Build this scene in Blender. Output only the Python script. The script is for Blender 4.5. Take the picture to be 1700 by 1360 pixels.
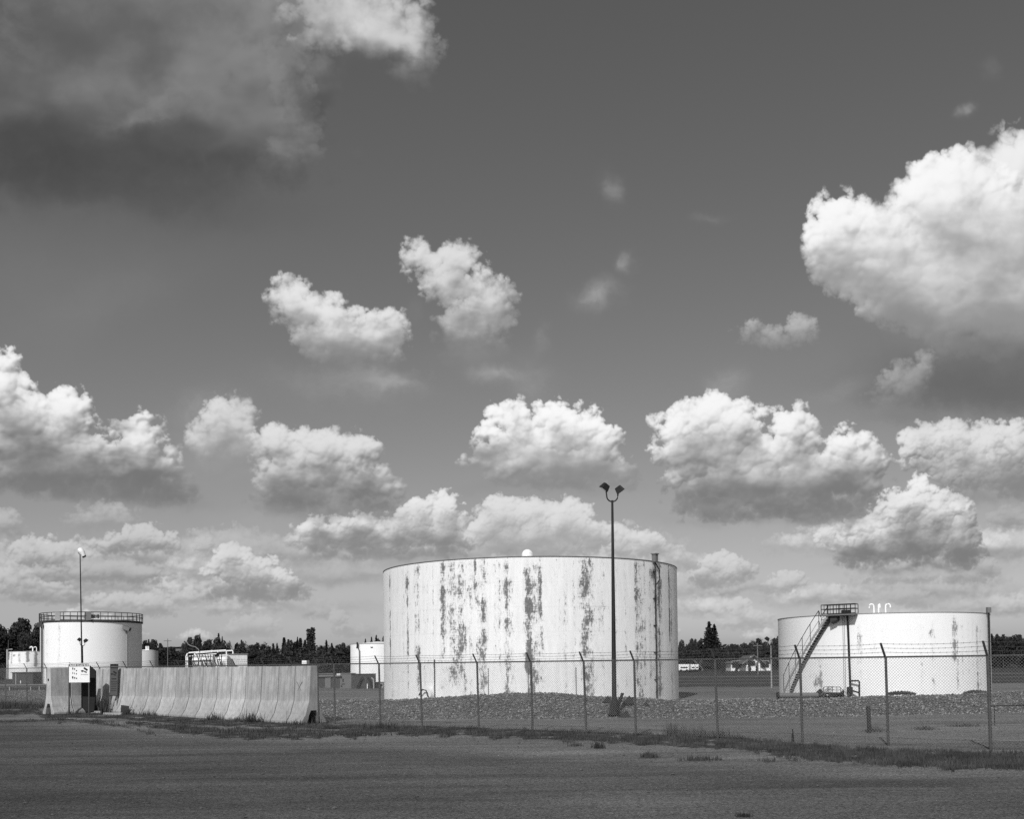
import bpy, math, random
import numpy as np
from mathutils import Vector, Matrix, Euler
random.seed(7)
R_ = math.radians
C = bpy.context.scene.collection
sc = bpy.context.scene
for _o in list(bpy.data.objects): bpy.data.objects.remove(_o)

# ------------------------------------------------------------------ camera
F = 1600.0; CX = 850.0; CY = 680.0; SHIFT = 380.6; HC = 2.1
TILT = R_(1.5); ROLL = R_(0.65)
_r = Vector((1, 0, 0)); _f = Vector((0, math.cos(TILT), math.sin(TILT))); _u = Vector((0, -math.sin(TILT), math.cos(TILT)))
CR = _r * math.cos(ROLL) - _u * math.sin(ROLL); CU = _u * math.cos(ROLL) + _r * math.sin(ROLL); CF = _f
cam_d = bpy.data.cameras.new("camera"); cam = bpy.data.objects.new("camera", cam_d); C.objects.link(cam)
m = Matrix.Identity(4)
for i in range(3):
    m[i][0] = CR[i]; m[i][1] = CU[i]; m[i][2] = -CF[i]
m[2][3] = HC
cam.matrix_world = m
cam_d.sensor_fit = 'HORIZONTAL'; cam_d.sensor_width = 36; cam_d.lens = 36 * F / 1700
cam_d.shift_y = SHIFT / 1700; cam_d.clip_start = 0.1; cam_d.clip_end = 20000
sc.camera = cam
def ray(px, py):
    a = (px - CX) / F; b = (CY + SHIFT - py) / F
    return CR * a + CU * b + CF
def P(px, py, Y):                      # the point seen at (px, py) of the photograph on the plane y = Y
    d = ray(px, py); t = Y / d.y
    return Vector((d.x * t, Y, HC + d.z * t))
def G(px, py, z=0.0):                  # the point of the ground seen there
    d = ray(px, py); t = (z - HC) / d.z
    return Vector((d.x * t, d.y * t, z))
def proj(X, Y, Z):                     # numpy arrays -> pixel coordinates
    Z = Z - HC
    w = CF.x * X + CF.y * Y + CF.z * Z
    a = (CR.x * X + CR.y * Y + CR.z * Z) / w; b = (CU.x * X + CU.y * Y + CU.z * Z) / w
    return CX + F * a, CY + SHIFT - F * b

# ------------------------------------------------------------------ light
SUN_EL = 38.0; SUN_AZ = 197.0          # azimuth from +Y towards +X
S = Vector((math.sin(R_(SUN_AZ)) * math.cos(R_(SUN_EL)), math.cos(R_(SUN_AZ)) * math.cos(R_(SUN_EL)), math.sin(R_(SUN_EL))))
sun_d = bpy.data.lights.new("sun", 'SUN'); sun_d.energy = 3.5; sun_d.angle = R_(0.5); sun_d.color = (1, 1, 1)
sun = bpy.data.objects.new("sun", sun_d); C.objects.link(sun)
sun.rotation_euler = S.to_track_quat('Z', 'Y').to_euler(); sun.location = (0, -20, 60)
sc.view_settings.view_transform = 'Standard'; sc.view_settings.look = 'None'
sc.view_settings.exposure = 0.0; sc.view_settings.gamma = 1.0; sc.view_settings.use_curve_mapping = False
sc.cycles.max_bounces = 6; sc.cycles.use_denoising = False
# ------------------------------------------------------------------ clouds
# ---- gradient noise on arbitrary coordinate arrays
_r=np.random.RandomState(11)
_G=_r.uniform(0,2*np.pi,(256,256)).astype(np.float32)
_GX=np.cos(_G);_GY=np.sin(_G)
def gnoise(x,y):
    xi=np.floor(x).astype(np.int32);yi=np.floor(y).astype(np.int32)
    fx=(x-xi).astype(np.float32);fy=(y-yi).astype(np.float32)
    x0=xi&255;x1=(xi+1)&255;y0=yi&255;y1=(yi+1)&255
    u=fx*fx*fx*(fx*(fx*6-15)+10);v=fy*fy*fy*(fy*(fy*6-15)+10)
    a=_GX[y0,x0]*fx+_GY[y0,x0]*fy
    b=_GX[y0,x1]*(fx-1)+_GY[y0,x1]*fy
    c=_GX[y1,x0]*fx+_GY[y1,x0]*(fy-1)
    d=_GX[y1,x1]*(fx-1)+_GY[y1,x1]*(fy-1)
    p=a+(b-a)*u;q=c+(d-c)*u
    return (p+(q-p)*v)*1.5
def fbm(x,y,o=5,g=.5,l=2.03):
    s=0;a=1;t=0
    for i in range(o):
        s=s+a*gnoise(x+i*17.3,y+i*9.1);t+=a;a*=g;x=x*l;y=y*l
    return s/t
def billow(x,y,o=5,g=.55,l=2.05):
    s=0;a=1;t=0
    for i in range(o):
        n=np.abs(gnoise(x+i*31.7,y-i*13.9));s=s+a*(1-2.2*n) if False else s+a*n;t+=a;a*=g;x=x*l;y=y*l
    return s/t
_WX=_r.uniform(0,1,(256,256)).astype(np.float32);_WY=_r.uniform(0,1,(256,256)).astype(np.float32)
def puffs(x,y,o=3,g=.5,l=2.1):
    # rounded bumps: one minus the distance to scattered centres
    s=0;a=1;t=0
    for i in range(o):
        xi=np.floor(x).astype(np.int32);yi=np.floor(y).astype(np.int32);fx=(x-xi).astype(np.float32);fy=(y-yi).astype(np.float32);m=np.full(x.shape,9.,np.float32)
        for dj in (-1,0,1):
            for di in (-1,0,1):
                X_=(xi+di)&255;Y_=(yi+dj)&255
                d=(di+_WX[Y_,X_]-fx)**2+(dj+_WY[Y_,X_]-fy)**2
                m=np.minimum(m,d)
        s=s+a*(1-np.minimum(m,1.));t+=a;a*=g;x=x*l+31.7;y=y*l+11.3
    return s/t
def ss(a,b,x):
    t=np.clip((x-a)/(b-a),0,1);return t*t*(3-2*t)
def blur(a,n):
    n=int(n)
    if n<1:return a
    for ax in (0,1):
        for _ in range(2):
            p=np.pad(a,[(n+1,n) if i==ax else (0,0) for i in (0,1)],mode='edge')
            c=np.cumsum(p,axis=ax,dtype=np.float64)
            if ax==0:a=((c[2*n+1:]-c[:-2*n-1])/(2*n+1)).astype(np.float32)
            else:a=((c[:,2*n+1:]-c[:,:-2*n-1])/(2*n+1)).astype(np.float32)
    return a
# cumulus: name -> dict(e=[(cx,cy,rx,ry)], base=(y at x0, slope), n=noise size in px, top=lum, bot=lum, soft, op)
CL=[]
def cu(e,base,n=34,top=.93,bot=.2,soft=1.0,op=1.0,slope=0.0,wisp=.5,seed=0,rel=1.0):
    CL.append(dict(e=e,base=base,n=n,top=top,bot=bot,soft=soft,op=op,slope=slope,wisp=wisp,seed=seed,rel=rel))
SP=[]  # soft splats (x,y,rx,ry,angle,alpha,lum)
def sp(*a):SP.append(a)
S2=[]
def sq(*a):S2.append(a)
# soft
cu([(60,40,260,130),(250,110,190,110),(120,190,240,110),(400,100,110,80),(440,170,90,80),(470,225,60,60),(330,250,160,60),(60,290,180,60),(430,30,170,50),(250,-10,300,90)],385,n=90,top=.30,bot=.060,soft=1.7,wisp=1.3,op=.96,slope=-.02,rel=.0)
cu([(470,110,30,60),(490,170,28,60),(505,220,26,44),(470,260,40,36),(520,245,16,16)],330,n=30,top=.27,bot=.14,soft=2.8,wisp=1.8,op=.7,rel=.15)
cu([(560,30,80,44),(620,40,66,48),(600,10,80,30),(680,80,36,44),(655,60,40,40),(690,110,24,22)],170,n=48,top=.66,bot=.16,soft=2.3,wisp=1.6,op=.95,rel=.25)
cu([(715,92,14,20),(735,80,8,12)],130,n=14,top=.3,bot=.2,soft=3,op=.5)
sp(60,480,150,90,10,.25,.22); sp(180,500,160,50,-25,.2,.25)
sp(560,640,120,30,5,.35,.33); sp(640,635,55,14,8,.6,.45);sp(820,622,50,14,5,.5,.4);sp(880,650,40,50,0,.3,.35)
sp(1015,312,16,22,-10,.45,.3); sp(1045,435,14,12,0,.45,.4); sp(990,490,34,20,-25,.6,.42); sp(1180,360,20,8,0,.2,.3);sp(1610,188,13,9,-30,.5,.38);sp(1648,110,14,14,0,.12,.3)
sp(905,565,14,22,0,.3,.32);sp(690,520,14,20,0,.1,.3)
sp(1640,610,190,70,0,.95,.145); sp(1590,655,170,30,0,.7,.15); sp(1720,660,120,40,0,.8,.15)
sp(1400,650,60,20,-20,.4,.33)
sp(1210,640,30,25,30,.4,.4)
sp(340,690,60,40,0,.4,.38)
# horizon haze band of old cloud
for i,(x,y,rx,ry,l) in enumerate([(100,1000,200,22,.42),(330,1035,150,14,.45),(560,1010,150,16,.4),(600,1040,160,12,.46),(1200,990,110,14,.4),(1400,990,160,16,.42),(1650,1000,100,18,.42),(1240,1050,120,10,.46),(420,1060,160,10,.45),(80,960,150,20,.3),(1560,980,120,10,.3),(560,960,90,10,.3)]): sp(x,y,rx,ry,0,.6,l)
_q=np.random.RandomState(5)
for i in range(125):
    y=_q.uniform(900,1075);x=_q.uniform(-700,2400);w=(1100-y)*_q.uniform(.3,.8)+16;n=10+(1100-y)*.09
    cu([(x,y,w*.5,n*.6),(x-w*.35,y+n*.2,w*.35,n*.5),(x+w*.4,y+n*.15,w*.4,n*.5),(x+w*_q.uniform(-.3,.3),y-n*.3,w*.25,n*.6)],y+n*1.0,n=n,top=_q.uniform(.5,.85),bot=_q.uniform(.26,.32),soft=1.25,op=.85,rel=.6,wisp=1.3,seed=i)
for i in range(22):
    x=_q.choice([_q.uniform(-760,-130),_q.uniform(1850,2500)]);y=_q.uniform(560,900);w=_q.uniform(60,130);n=26+(900-y)*.03
    cu([(x,y,w,n*1.1),(x-w*.6,y+n*.4,w*.6,n*.8),(x+w*.6,y+n*.4,w*.6,n*.8),(x+w*.1,y-n*.8,w*.5,n*.9)],y+n*1.9,n=n,top=.88,bot=.2,seed=i)
# big cloud, upper right-hand side
cu([(1700,420,150,150),(1690,320,90,95)],620,n=70,top=.86,bot=.22,wisp=1.4,soft=1.4)
cu([(1387,372,36,50),(1405,420,60,60),(1480,405,80,70),(1570,345,85,90),(1600,310,50,60),(1640,400,110,110),(1540,470,120,75),(1650,500,140,90)],640,n=46,top=.95,bot=.3,wisp=1.3)
cu([(1505,640,38,36),(1530,610,18,22),(1480,660,34,24)],700,n=30,top=.6,bot=.25,wisp=1.5,soft=1.8,op=.85)
cu([(1290,560,50,14),(1332,545,22,22),(1250,550,18,12)],585,n=22,top=.55,bot=.35,wisp=1.2,soft=1.8,op=.8)
# two mid-sky clouds
cu([(480,495,34,34),(530,525,48,38),(560,560,66,44),(600,570,60,44),(640,550,30,32),(650,630,36,10)],640,n=34,top=.80,bot=.25,wisp=1.8,soft=1.5,rel=.7)
cu([(697,425,26,26),(755,430,38,28),(740,470,36,30),(790,475,30,26),(815,505,40,44),(775,540,50,44),(790,580,50,26)],610,n=32,top=.74,bot=.24,wisp=1.8,soft=1.5,rel=.7)
# left-hand bank
cu([(0,650,44,56),(40,700,60,46),(105,700,48,50),(60,750,90,50),(150,770,90,46),(232,728,32,34),(240,775,50,44),(290,812,34,20),(100,790,130,34),(220,815,80,22)],826,n=38,top=.93,bot=.17,slope=.06,wisp=.9)
cu([(388,700,42,42),(345,735,34,38),(410,750,60,34)],790,n=32,top=.72,bot=.3,wisp=1.6,soft=1.5)
cu([(470,738,48,28),(545,745,58,30),(600,748,24,22),(520,790,90,36),(600,810,56,30),(640,800,22,18),(500,830,70,26),(455,832,18,24),(640,840,30,16)],858,n=30,top=.74,bot=.17,wisp=1.1,soft=1.2)
# low left
cu([(0,870,36,26),(30,890,20,14)],905,n=22,top=.5,bot=.28,soft=1.5,wisp=1.4)
cu([(175,858,46,20),(140,872,30,14)],890,n=22,top=.5,bot=.3,soft=1.7,wisp=1.4)
cu([(235,893,40,20),(260,903,34,16),(190,905,40,14)],930,n=20,top=.6,bot=.26)
cu([(50,915,30,20),(90,925,50,22),(130,940,50,18)],962,n=20,top=.6,bot=.28)
cu([(180,948,70,18),(230,955,50,16),(60,955,40,12)],978,n=20,top=.5,bot=.28)
cu([(20,965,40,18),(70,985,50,14),(120,995,40,10)],1005,n=18,top=.58,bot=.3)
cu([(200,1000,50,14),(258,1000,24,18),(230,1015,50,10)],1027,n=16,top=.58,bot=.34)
cu([(338,906,17,13),(350,915,12,9)],925,n=14,top=.55,bot=.33,soft=1.6)
cu([(385,925,26,20),(380,945,40,20),(430,950,42,24),(480,975,20,20),(440,985,60,14),(370,985,34,10)],1004,n=20,top=.72,bot=.26)
cu([(425,1040,36,20),(400,1050,40,12)],1062,n=16,top=.52,bot=.38)
cu([(560,1025,14,12),(590,1050,36,10)],1062,n=14,top=.5,bot=.38)
# mid row
cu([(1030,890,30,18),(1075,905,32,24),(1045,915,40,16)],935,n=20,top=.72,bot=.35,soft=1.2)
cu([(735,845,26,28),(700,862,36,32),(745,885,40,40),(670,885,48,30),(600,880,44,20),(560,895,52,22),(520,890,34,24),(620,905,90,20)],930,n=26,top=.82,bot=.24)
cu([(845,850,44,26),(810,880,34,26),(885,862,36,30),(945,865,38,36),(985,890,28,24),(900,895,80,30)],945,n=24,top=.74,bot=.36,soft=1.2)
cu([(850,690,30,22),(918,697,36,30),(860,725,56,30),(950,725,60,40),(992,742,38,32),(880,765,92,34),(955,780,74,30),(1030,790,18,20)],818,n=34,top=.97,bot=.26)
# right row
cu([(1585,735,44,32),(1540,735,46,30),(1640,735,50,30),(1690,740,40,36),(1620,775,90,34),(1522,745,24,18),(1690,800,50,26)],838,n=28,top=.78,bot=.24)
cu([(1118,706,26,22),(1134,748,38,36),(1180,695,40,38),(1225,705,40,34),(1180,750,80,44),(1320,712,34,36),(1290,755,80,36),(1412,752,42,34),(1425,782,34,26),(1360,790,110,44),(1240,800,110,44),(1190,840,60,22),(1330,840,100,22)],872,n=36,top=.93,bot=.19,slope=-.02)
cu([(1372,893,18,16),(1385,905,14,10)],920,n=14,top=.75,bot=.4)
cu([(1533,808,16,18),(1500,845,40,28),(1555,850,44,34),(1590,880,34,34),(1450,880,48,26),(1500,900,90,34),(1600,920,30,22),(1430,915,50,24)],952,n=26,top=.88,bot=.2)
cu([(1590,958,50,10),(1640,945,18,14),(1500,965,60,7)],972,n=16,top=.5,bot=.3,soft=1.5)
cu([(1195,937,26,18),(1225,947,28,18),(1180,960,34,14)],985,n=18,top=.66,bot=.32)
cu([(1310,965,26,16),(1290,975,24,10)],990,n=16,top=.62,bot=.36)
cu([(1228,1010,18,16),(1255,1030,26,12),(1225,1035,30,9)],1050,n=15,top=.62,bot=.4)
cu([(1500,990,34,14),(1520,1000,26,10)],1014,n=16,top=.5,bot=.36,soft=1.4)
cu([(1670,860,30,16),(1690,870,20,12)],885,n=16,top=.45,bot=.3,soft=1.6)

# greys laid over: shaded undersides and the veil at the upper left-hand corner
sq(0,40,260,150,0,.88,.105); sq(200,40,130,90,0,.6,.115); sq(150,215,150,60,-6,.5,.095); sq(60,250,250,75,4,.85,.068); sq(260,320,190,45,8,.6,.080); sq(330,20,110,60,0,.6,.125)
sq(290,160,120,34,-14,.55,.23); sq(400,100,60,30,20,.5,.24); sq(230,190,60,20,-15,.35,.26); sq(500,160,16,60,-14,.5,.10); sq(430,200,60,50,10,.35,.2)
sq(610,45,44,30,0,.6,.70); sq(520,20,60,24,0,.4,.2)
sq(1640,580,160,40,8,.8,.18); sq(1540,555,90,34,25,.55,.24); sq(1620,640,190,46,0,.85,.142); sq(1500,700,60,12,0,.3,.18)
sq(1680,375,50,26,30,.55,.52); sq(1590,440,120,20,-10,.30,.62)
sq(90,806,150,16,4,.62,.20); sq(250,830,80,12,6,.62,.20); sq(60,770,90,14,4,.35,.36)
sq(560,850,110,14,2,.55,.21); sq(420,790,70,16,10,.35,.32); sq(530,815,70,10,0,.35,.30); sq(395,745,30,12,0,.45,.30)
sq(910,806,110,12,0,.6,.24); sq(900,770,60,12,0,.3,.6)
sq(1300,862,150,12,0,.6,.20); sq(1420,840,60,18,-12,.55,.22); sq(1200,835,70,10,0,.4,.3); sq(1290,800,70,14,0,.35,.5)
sq(1640,826,80,12,0,.55,.24); sq(1530,944,100,9,0,.7,.21); sq(640,925,120,9,0,.6,.26); sq(900,938,100,7,0,.4,.34)
sq(790,590,60,22,0,.4,.25); sq(590,625,60,16,8,.4,.27)
sq(420,1003,80,6,0,.5,.26); sq(210,928,60,6,0,.5,.26); sq(100,960,90,6,0,.5,.27); sq(150,980,120,6,0,.5,.28); sq(60,1006,90,5,0,.4,.30); sq(1215,984,50,5,0,.5,.28)

sq(330,760,60,50,0,.35,.34); sq(430,880,70,40,0,.30,.40); sq(660,940,60,20,0,.3,.36)
def render(X,Y,pxs,sky):
    """X,Y photograph-style coordinates of each sample; returns (lum, alpha)"""
    h,w=X.shape
    L=np.zeros((h,w),np.float32);A=np.zeros((h,w),np.float32)
    # soft layer
    gx_=X+38*fbm(X/120,Y/120,5,.62);gy_=Y+30*fbm(X/120+40,Y/120+7,5,.62)
    tex=fbm(gx_/42,gy_/30,6,.62)
    def splats(L,A,lst):
        for (cx,cy,rx,ry,an,al,lu) in lst:
            c,s=np.cos(np.radians(an)),np.sin(np.radians(an))
            du=gx_-cx;dv=gy_-cy
            q=((du*c+dv*s)/rx)**2+((-du*s+dv*c)/ry)**2
            a=np.clip(al*np.exp(-q*1.2)*(1+(.9*tex if al>.29 and lu>.2 else .3*tex)),0,.97)
            L=L*(1-a)+lu*a;A=A*(1-a)+a
        return L,A
    L,A=splats(L,A,SP)
    for k,c in enumerate(CL):
        e=np.array(c['e'],float)
        n=c['n'];m=n*1.2+10
        x0=(e[:,0]-e[:,2]).min()-m;x1=(e[:,0]+e[:,2]).max()+m
        y0=(e[:,1]-e[:,3]).min()-m;y1=max((e[:,1]+e[:,3]).max(),c['base'])+m
        mask=(X>x0)&(X<x1)&(Y>y0)&(Y<y1)
        if not mask.any():continue
        r=np.where(mask.any(1))[0];q=np.where(mask.any(0))[0]
        sl=(slice(r[0],r[-1]+1),slice(q[0],q[-1]+1))
        x=X[sl];y=Y[sl];sd=c['seed']*7.77+k*13.13
        base=c['base']+c['slope']*(x-e[0,0])
        # warp
        wx=x+n*.42*fbm(x/n/1.5+sd,y/n/1.5,4,.5);wy=y+n*.42*fbm(x/n/1.5+50,y/n/1.5+sd,4,.5)
        vx=x+n*.10*fbm(x/n*3+sd,y/n*3,3,.5);vy=y+n*.10*fbm(x/n*3+50,y/n*3+sd,3,.5)
        bi=puffs(vx/n*1.9+sd+3,vy/n*2.0+2,4,.52)
        b2=puffs(vx/n*.95+sd,vy/n*1.0+5,2,.4)
        kk=6.;acc=0
        for (cx,cy,rx,ry) in c['e']:
            d=1-np.sqrt(((wx-cx)/rx)**2+((wy-cy)/ry)**2+1e-6)
            acc=acc+np.exp(np.clip(kk*d*min(rx,ry)/n,-60,60))
        D=np.log(acc+1e-9)/kk
        D=D+.17+.85*(bi-.72)+.75*(b2-.72)
        fb=(base-y)/n+.45*fbm(x/n/1.5+9,y/n/.7+sd,4)
        low=np.clip(1-(base-y)/(n*2.2),0,1)
        Db=np.minimum(D,fb*1.1+.1)
        lowf=fbm(x/n/1.8+sd,y/n/1.8+77,5,.6)
        es=(.25+.8*low*c['wisp']+.5*np.clip(lowf+.1,0,1)*c['wisp'])*c['soft']
        al=1-np.exp(-np.clip(Db,0,None)**1.35/es**1.35*2.2)
        dens=np.clip(Db,0,1.)*al
        occ=np.zeros_like(dens);st=max(1,int(round(n*.2/pxs)))
        for i in range(1,11):
            dy=i*st;dx=int(round(i*st*.3))
            if dy<dens.shape[0] and dx<dens.shape[1]:
                occ[dy:,dx:]+=dens[:dens.shape[0]-dy,:dens.shape[1]-dx]
        occ=blur(occ/10,.12*n/pxs)
        g=n/pxs
        def dif(F,z):
            gy,gx=np.gradient(F);nx=-gx*g;ny=-gy*g
            return (nx*-.30+ny*-.62+z*.72)/np.sqrt(nx*nx+ny*ny+z*z)
        Dc=np.clip(Db,0,1.6)
        Hf=np.sqrt(Dc+.03)*.9+bi*.42+b2*.4
        d1=dif(blur(Hf,.035*g),1.6)
        d2=dif(blur(np.sqrt(Dc+.05)+b2*.75+bi*.35,.07*g),1.15)
        d3=dif(blur(np.sqrt(Dc+.05),.5*g),.9)
        top0=(e[:,1]-e[:,3]).min()
        hh=np.clip((base-y)/(base-top0+1e-3),0,1)
        ew=np.exp(-Dc*1.1)*c['rel']
        w1=.10*ew+.01*c['rel'];w2=.22*ew+.07*c['rel'];w3=.46*max(c['rel'],.35)
        patch=fbm(x/n/1.3+sd+9,y/n/1.1+31,3,.5)
        lit=w1*d1+w2*d2+w3*d3+(1-w1-w2-w3)*(.76+.46*patch)
        t=np.clip((lit-.30)/.48,0,1.25)*np.exp(-occ*(.9 if c['rel']>.3 else .5))
        bz=ss(.06,.86,hh+.50*fbm(x/n/2.2+5,y/n/1.3+sd,4))
        t=t*(.03+.97*bz)
        t=t*(1-.40*np.clip(lowf*2.,0,1))
        lum=c['bot']+(c['top']*1.25-c['bot'])*t
        k0=c['top']*.75;k1=c['top']*.27
        lum=np.where(lum>k0,k0+k1*(1-np.exp(-(lum-k0)/k1)),lum)
        al=al*c['op']
        L[sl]=L[sl]*(1-al)+lum*al;A[sl]=A[sl]*(1-al)+al
    L,A=splats(L,A,S2)
    return L,A
# ------------------------------------------------------------------ the world: a daylight sky seen in its red light, with cumulus computed below
AZ = 36.0; E0 = -2.0; E1 = 48.0
W_, H_ = 2160, 1500
def build_world():
    az = np.radians((np.arange(W_) + .5) / W_ * 2 * AZ - AZ)[None, :].astype(np.float32)
    el = np.radians((np.arange(H_) + .5) / H_ * (E1 - E0) + E0)[::-1, None].astype(np.float32)
    dx = np.sin(az) * np.cos(el); dy = np.cos(az) * np.cos(el); dz = np.sin(el) + 0 * az
    X, Y = proj(dx, dy, dz + HC)
    L, A = render(X.astype(np.float32), Y.astype(np.float32), 1.0, None)
    fade = ss(47.5, 40.0, np.degrees(el))
    L = L * fade; A = A * fade
    img = bpy.data.images.new("cumulus", W_, H_, alpha=True, float_buffer=True, is_data=True)
    buf = np.zeros((H_, W_, 4), np.float32)
    buf[..., 0] = L[::-1]; buf[..., 1] = A[::-1]; buf[..., 3] = 1
    img.pixels.foreach_set(buf.ravel()); img.update(); img.pack()
    wd = bpy.data.worlds.new("World"); sc.world = wd; wd.use_nodes = True
    nt = wd.node_tree; nt.nodes.clear(); N = nt.nodes.new; lk = nt.links.new
    def M(op, a, b=None, c=None):
        n = N('ShaderNodeMath'); n.operation = op
        for i, v in enumerate((a, b, c)):
            if v is None: continue
            if isinstance(v, (int, float)): n.inputs[i].default_value = v
            else: lk(v, n.inputs[i])
        return n.outputs[0]
    tc = N('ShaderNodeTexCoord'); sx = N('ShaderNodeSeparateXYZ'); lk(tc.outputs['Generated'], sx.inputs[0])
    x, y, z = sx.outputs
    a = M('ARCTAN2', x, y); e = M('ARCSINE', z)
    u = M('PINGPONG', M('MULTIPLY_ADD', a, 1 / (2 * R_(AZ)), .5 + 4), 1.0)
    v = M('MULTIPLY_ADD', e, 1 / R_(E1 - E0), -E0 / (E1 - E0))
    v = M('MINIMUM', M('MAXIMUM', v, .001), .999)
    cb = N('ShaderNodeCombineXYZ'); lk(u, cb.inputs[0]); lk(v, cb.inputs[1])
    ti = N('ShaderNodeTexImage'); ti.image = img; ti.extension = 'EXTEND'; ti.interpolation = 'Linear'; lk(cb.outputs[0], ti.inputs[0])
    sk = N('ShaderNodeTexSky'); sk.sky_type = 'NISHITA'; sk.sun_disc = False
    sk.sun_elevation = R_(SUN_EL); sk.sun_rotation = R_(SUN_AZ); sk.air_density = 1.0; sk.dust_density = 1.5; sk.ozone_density = 1.0
    sr = N('ShaderNodeSeparateColor'); lk(sk.outputs[0], sr.inputs[0])
    g = M('MULTIPLY', M('POWER', sr.outputs[0], SKY_G), SKY_A)
    ir = N('ShaderNodeSeparateColor'); lk(ti.outputs[0], ir.inputs[0])
    clear = M('MULTIPLY', g, M('SUBTRACT', 1.0, ir.outputs[1]))
    tot = M('ADD', clear, M('MULTIPLY', ir.outputs[0], 10.0))
    cc = N('ShaderNodeCombineColor')
    for i in range(3): lk(tot, cc.inputs[i])
    bg = N('ShaderNodeBackground'); bg.inputs['Strength'].default_value = 0.1; lk(cc.outputs[0], bg.inputs[0])
    out = N('ShaderNodeOutputWorld'); lk(bg.outputs[0], out.inputs[0])
    wd.cycles.sampling_method = 'MANUAL'; wd.cycles.sample_map_resolution = 512
SKY_A, SKY_G = 1.0, 1.0
build_world()
# ------------------------------------------------------------------ mesh helpers
class MB:
    def __init__(s): s.v = []; s.f = []; s.mi = []; s.sm = []
    def add(s, vs, fs, smooth=False, mi=0):
        o = len(s.v); s.v += [tuple(v) for v in vs]
        for f in fs: s.f.append(tuple(i + o for i in f)); s.sm.append(smooth); s.mi.append(mi)
    def box(s, c, sz, M=None, mi=0):
        c = Vector(c); hx, hy, hz = sz[0] / 2, sz[1] / 2, sz[2] / 2
        vs = [Vector((x, y, z)) for x in (-hx, hx) for y in (-hy, hy) for z in (-hz, hz)]
        if M is not None: vs = [M @ v for v in vs]
        s.add([c + v for v in vs], [(0, 1, 3, 2), (4, 6, 7, 5), (0, 4, 5, 1), (2, 3, 7, 6), (0, 2, 6, 4), (1, 5, 7, 3)], mi=mi)
    def beam(s, a, b, w, h=None, up=(0, 0, 1), mi=0):
        a = Vector(a); b = Vector(b); d = (b - a); L = d.length; d.normalize(); h = h or w
        up = Vector(up)
        if abs(d.dot(up)) > .98: up = Vector((1, 0, 0))
        sd = d.cross(up).normalized(); uu = sd.cross(d)
        s.box((a + b) / 2, (L, w, h), Matrix((d, sd, uu)).transposed(), mi)
    def tube(s, pts, r, n=8, caps=True, mi=0, smooth=True):
        pts = [Vector(p) for p in pts]; rs = r if isinstance(r, (list, tuple)) else [r] * len(pts)
        vs = []; ref = None
        for i, p in enumerate(pts):
            d = (pts[min(i + 1, len(pts) - 1)] - pts[max(i - 1, 0)]).normalized()
            if ref is None or abs(d.dot(ref)) > .97: ref = Vector((0, 0, 1)) if abs(d.z) < .9 else Vector((1, 0, 0))
            a = d.cross(ref).normalized(); b = d.cross(a).normalized(); ref = -b if False else ref
            for k in range(n):
                t = 2 * math.pi * k / n; vs.append(p + (a * math.cos(t) + b * math.sin(t)) * rs[i])
        fs = [(i * n + k, i * n + (k + 1) % n, (i + 1) * n + (k + 1) % n, (i + 1) * n + k) for i in range(len(pts) - 1) for k in range(n)]
        s.add(vs, fs, smooth, mi)
        if caps:
            s.add(vs[:n], [tuple(range(n))], False, mi); s.add(vs[-n:], [tuple(range(n))[::-1]], False, mi)
    def lathe(s, prof, n=24, c=(0, 0, 0), a0=0, a1=2 * math.pi, mi=0, smooth=True):
        full = abs(a1 - a0 - 2 * math.pi) < 1e-6; m_ = n if full else n + 1; c = Vector(c)
        vs = [c + Vector((r * math.cos(a0 + (a1 - a0) * k / n), r * math.sin(a0 + (a1 - a0) * k / n), z)) for r, z in prof for k in range(m_)]
        fs = [(i * m_ + k, i * m_ + (k + 1) % m_, (i + 1) * m_ + (k + 1) % m_, (i + 1) * m_ + k) for i in range(len(prof) - 1) for k in range(n)]
        s.add(vs, fs, smooth, mi)
    def prism(s, poly, y0, y1, ax='y', mi=0):      # poly in (x, z), extruded along y
        n = len(poly)
        vs = [Vector((p[0], y, p[1])) for y in (y0, y1) for p in poly]
        s.add(vs, [tuple(range(n)), tuple(range(2 * n - 1, n - 1, -1))] + [(i, i + n, (i + 1) % n + n, (i + 1) % n) for i in range(n)], mi=mi)
    def build(s, name, mat, parent=None, bevel=0):
        me = bpy.data.meshes.new(name); me.from_pydata(s.v, [], s.f)
        mats = mat if isinstance(mat, (list, tuple)) else [mat]
        for q in mats: me.materials.append(q)
        me.polygons.foreach_set('use_smooth', s.sm); me.polygons.foreach_set('material_index', s.mi); me.update()
        o = bpy.data.objects.new(name, me); C.objects.link(o)
        if parent: o.parent = parent
        if bevel:
            b = o.modifiers.new('bevel', 'BEVEL'); b.width = bevel; b.segments = 2; b.limit_method = 'ANGLE'
        return o
def tag(o, label=None, cat=None, group=None, kind=None):
    if label: o['label'] = label
    if cat: o['category'] = cat
    if group: o['group'] = group
    if kind: o['kind'] = kind
    return o
def thing(name, loc, rz=0, label=None, cat=None, group=None):
    o = bpy.data.objects.new(name, None); C.objects.link(o); o.location = loc; o.rotation_euler = (0, 0, rz); o.empty_display_size = .3
    return tag(o, label, cat, group)
def copy_tree(o, parent=None):
    c = o.copy(); C.objects.link(c)
    if parent: c.parent = parent
    for ch in list(o.children): copy_tree(ch, c)
    return c
ORD = "first second third fourth fifth sixth seventh eighth ninth tenth eleventh twelfth thirteenth fourteenth fifteenth sixteenth seventeenth eighteenth nineteenth twentieth".split()
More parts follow.
